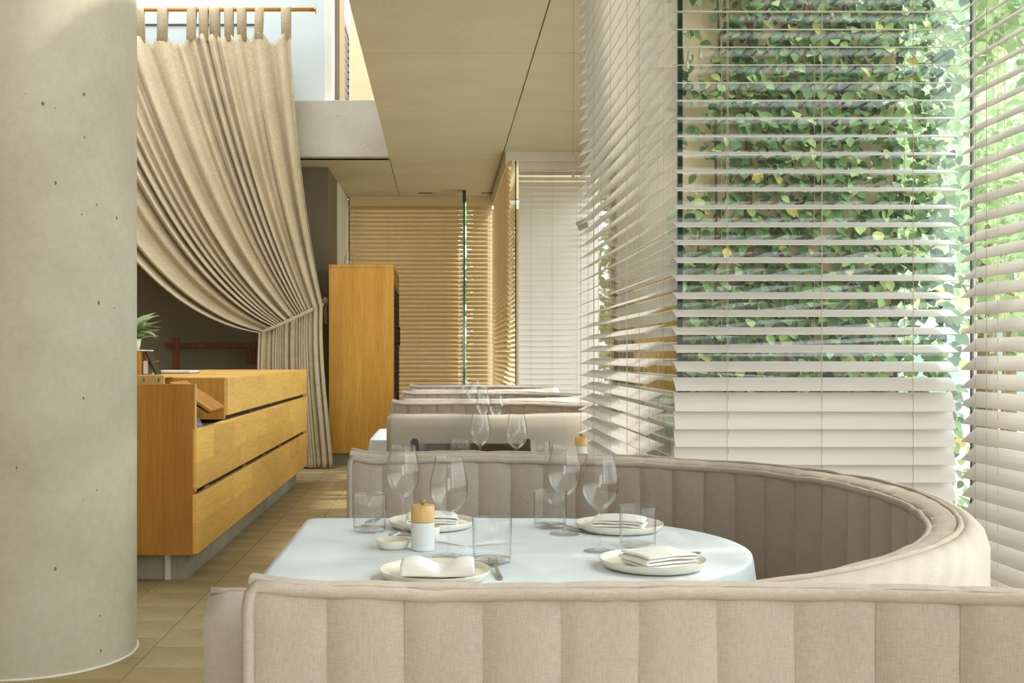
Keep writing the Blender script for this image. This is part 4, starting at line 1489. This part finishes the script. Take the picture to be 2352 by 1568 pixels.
for (px_, r0) in ((1716, 0.026), (1640, 0.008), (1800, 0.010), (1930, 0.009), (2050, 0.012)):
    x0 = (px_ - 1013) * YW / F - 1.45
    pts = [(x0 + 0.03 * nz(z * 1.6, px_, 0) * (1 if r0 < 0.02 else 0.4), -0.035, z) for z in [q * 0.2 for q in range(20)]]
    MB().tube(pts, [r0 * (1 - 0.5 * q / 19) for q in range(20)], 8).build('stem', M['bark'], iv, smooth=True)
for k in range(26):
    x0, z0 = rnd.uniform(-0.5, 0.6), rnd.uniform(0.6, 3.2)
    dx, dz = rnd.uniform(-0.25, 0.25), rnd.uniform(0.15, 0.5)
    MB().tube([(x0 + dx * q / 5 + 0.02 * nz(q, k, 0), -0.02 - 0.015 * q, z0 + dz * q / 5) for q in range(6)], [0.004 - 0.0005 * q for q in range(6)], 5).build('tendril', M['bark'], iv)


def tree(label, loc, trunk_h, crown, n, seed, size):
    t = thing('garden_tree', label, 'tree', loc, 0, 'trees outside the right window')
    rnd = random.Random(seed)
    MB().tube([(0, 0, 0), (0.03, 0.02, trunk_h * 0.5), (0, 0, trunk_h)], [0.12, 0.09, 0.06], 10).build('trunk', M['bark'], t, smooth=True)
    lv = leaf_mesh('leaf_src', size, size * 0.6, M['tree'], 0.2)
    bv = [Vector(v.co) for v in lv.vertices]
    bf = [tuple(p.vertices) for p in lv.polygons]
    mb = MB()
    blobs = [(Vector((rnd.uniform(-1, 1) * crown[0], rnd.uniform(-1, 1) * crown[1], trunk_h + rnd.uniform(-0.35, 1) * crown[2])), rnd.uniform(0.3, 0.6) * crown[0]) for _ in range(16)]
    for k in range(n):
        c_, r_ = blobs[k % 16]
        d = Vector((rnd.gauss(0, 1), rnd.gauss(0, 1), rnd.gauss(0, 1))).normalized() * r_ * rnd.random() ** 0.4
        R3 = Euler((rnd.uniform(-1.2, 0.4), rnd.uniform(-0.8, 0.8), rnd.uniform(0, 6.28))).to_matrix() * rnd.uniform(0.7, 1.3)
        mb.add([R3 @ v + c_ + d for v in bv], bf)
    bpy.data.meshes.remove(lv)
    tag(mb.build('foliage', M['tree'], t, smooth=True), kind='stuff')


tree('pale sunlit tree outside beyond the right hand blind', (5.3, 10.6, -0.125), 2.6, (1.5, 1.5, 2.0), 5000, 21, 0.15)
tree('unseen tall tree added to shade the courtyard, to the right of the picture', (4.5, 4.7, -0.125), 3.1, (1.6, 1.9, 2.2), 4600, 23, 0.15)  # unseen, added to keep the sun off the courtyard and near bay
tree('second pale tree farther off beyond the right hand blind', (8.6, 16.5, -0.125), 3.2, (2.2, 2.2, 2.6), 5000, 22, 0.2)

yw = MB().box(-1.9, 0.27, 17.0, 17.1, -0.12, 3.5).box(0.50, 1.7, 17.0, 17.1, -0.12, 3.5).build('wall_backing', plain('tan_backing', srgb(150, 122, 84), 0.9, var=0.06, vscale=2))  # added backing wall, gives the blind slits a shaded tan tone
tag(yw, kind='structure')
hg = thing('garden_hedge', 'green hedge outside the far window, glimpsed in the gaps of the tan blinds', 'hedge', (1.5, 18.0, -0.125))
rnd = random.Random(31)
lv = leaf_mesh('leaf_src', 0.2, 0.14, M['tree'], 0.2)
bv = [Vector(v.co) for v in lv.vertices]
bf = [tuple(p.vertices) for p in lv.polygons]
mb = MB()
for k in range(5200):
    R3 = Euler((rnd.uniform(-1.2, 0.4), rnd.uniform(-0.8, 0.8), rnd.uniform(0, 6.28))).to_matrix() * rnd.uniform(0.7, 1.4)
    p = Vector((rnd.uniform(-4.5, 3.5), rnd.uniform(-0.4, 0.4), rnd.uniform(0.0, 3.9)))
    mb.add([R3 @ v + p for v in bv], bf)
bpy.data.meshes.remove(lv)
tag(mb.build('foliage', M['tree'], hg, smooth=True), kind='stuff')
for k in range(9):
    MB().tube([(-4 + k * 0.9, 0, 0), (-4 + k * 0.9, 0, 2.5)], 0.04, 6).build('stem', M['bark'], hg)

fbld = thing('street_building', 'pale street building with an orange fascia seen through the right window', 'building', (13.0, 26.0, -0.125))
MB().box(-8, 8, 0, 5, 0, 6).build('wall', M['pale_render'], fbld)
MB().box(-8, 8, -0.3, -0.01, 2.55, 2.95).build('fascia', M['orange'], fbld)
MB().box(-8, 8, -1.6, -0.31, 2.1, 2.25).build('awning', M['paper'], fbld)
for k in range(6):
    f_ = MB().box(-7.4 + k * 2.5, -5.6 + k * 2.5, -0.05, -0.005, 0.1, 2.0).build('window', M['far_glass'], fbld)
    MB().box(-7.4 + k * 2.5, -5.6 + k * 2.5, -0.05, -0.005, 3.6, 5.2).build('window', M['far_glass'], fbld)
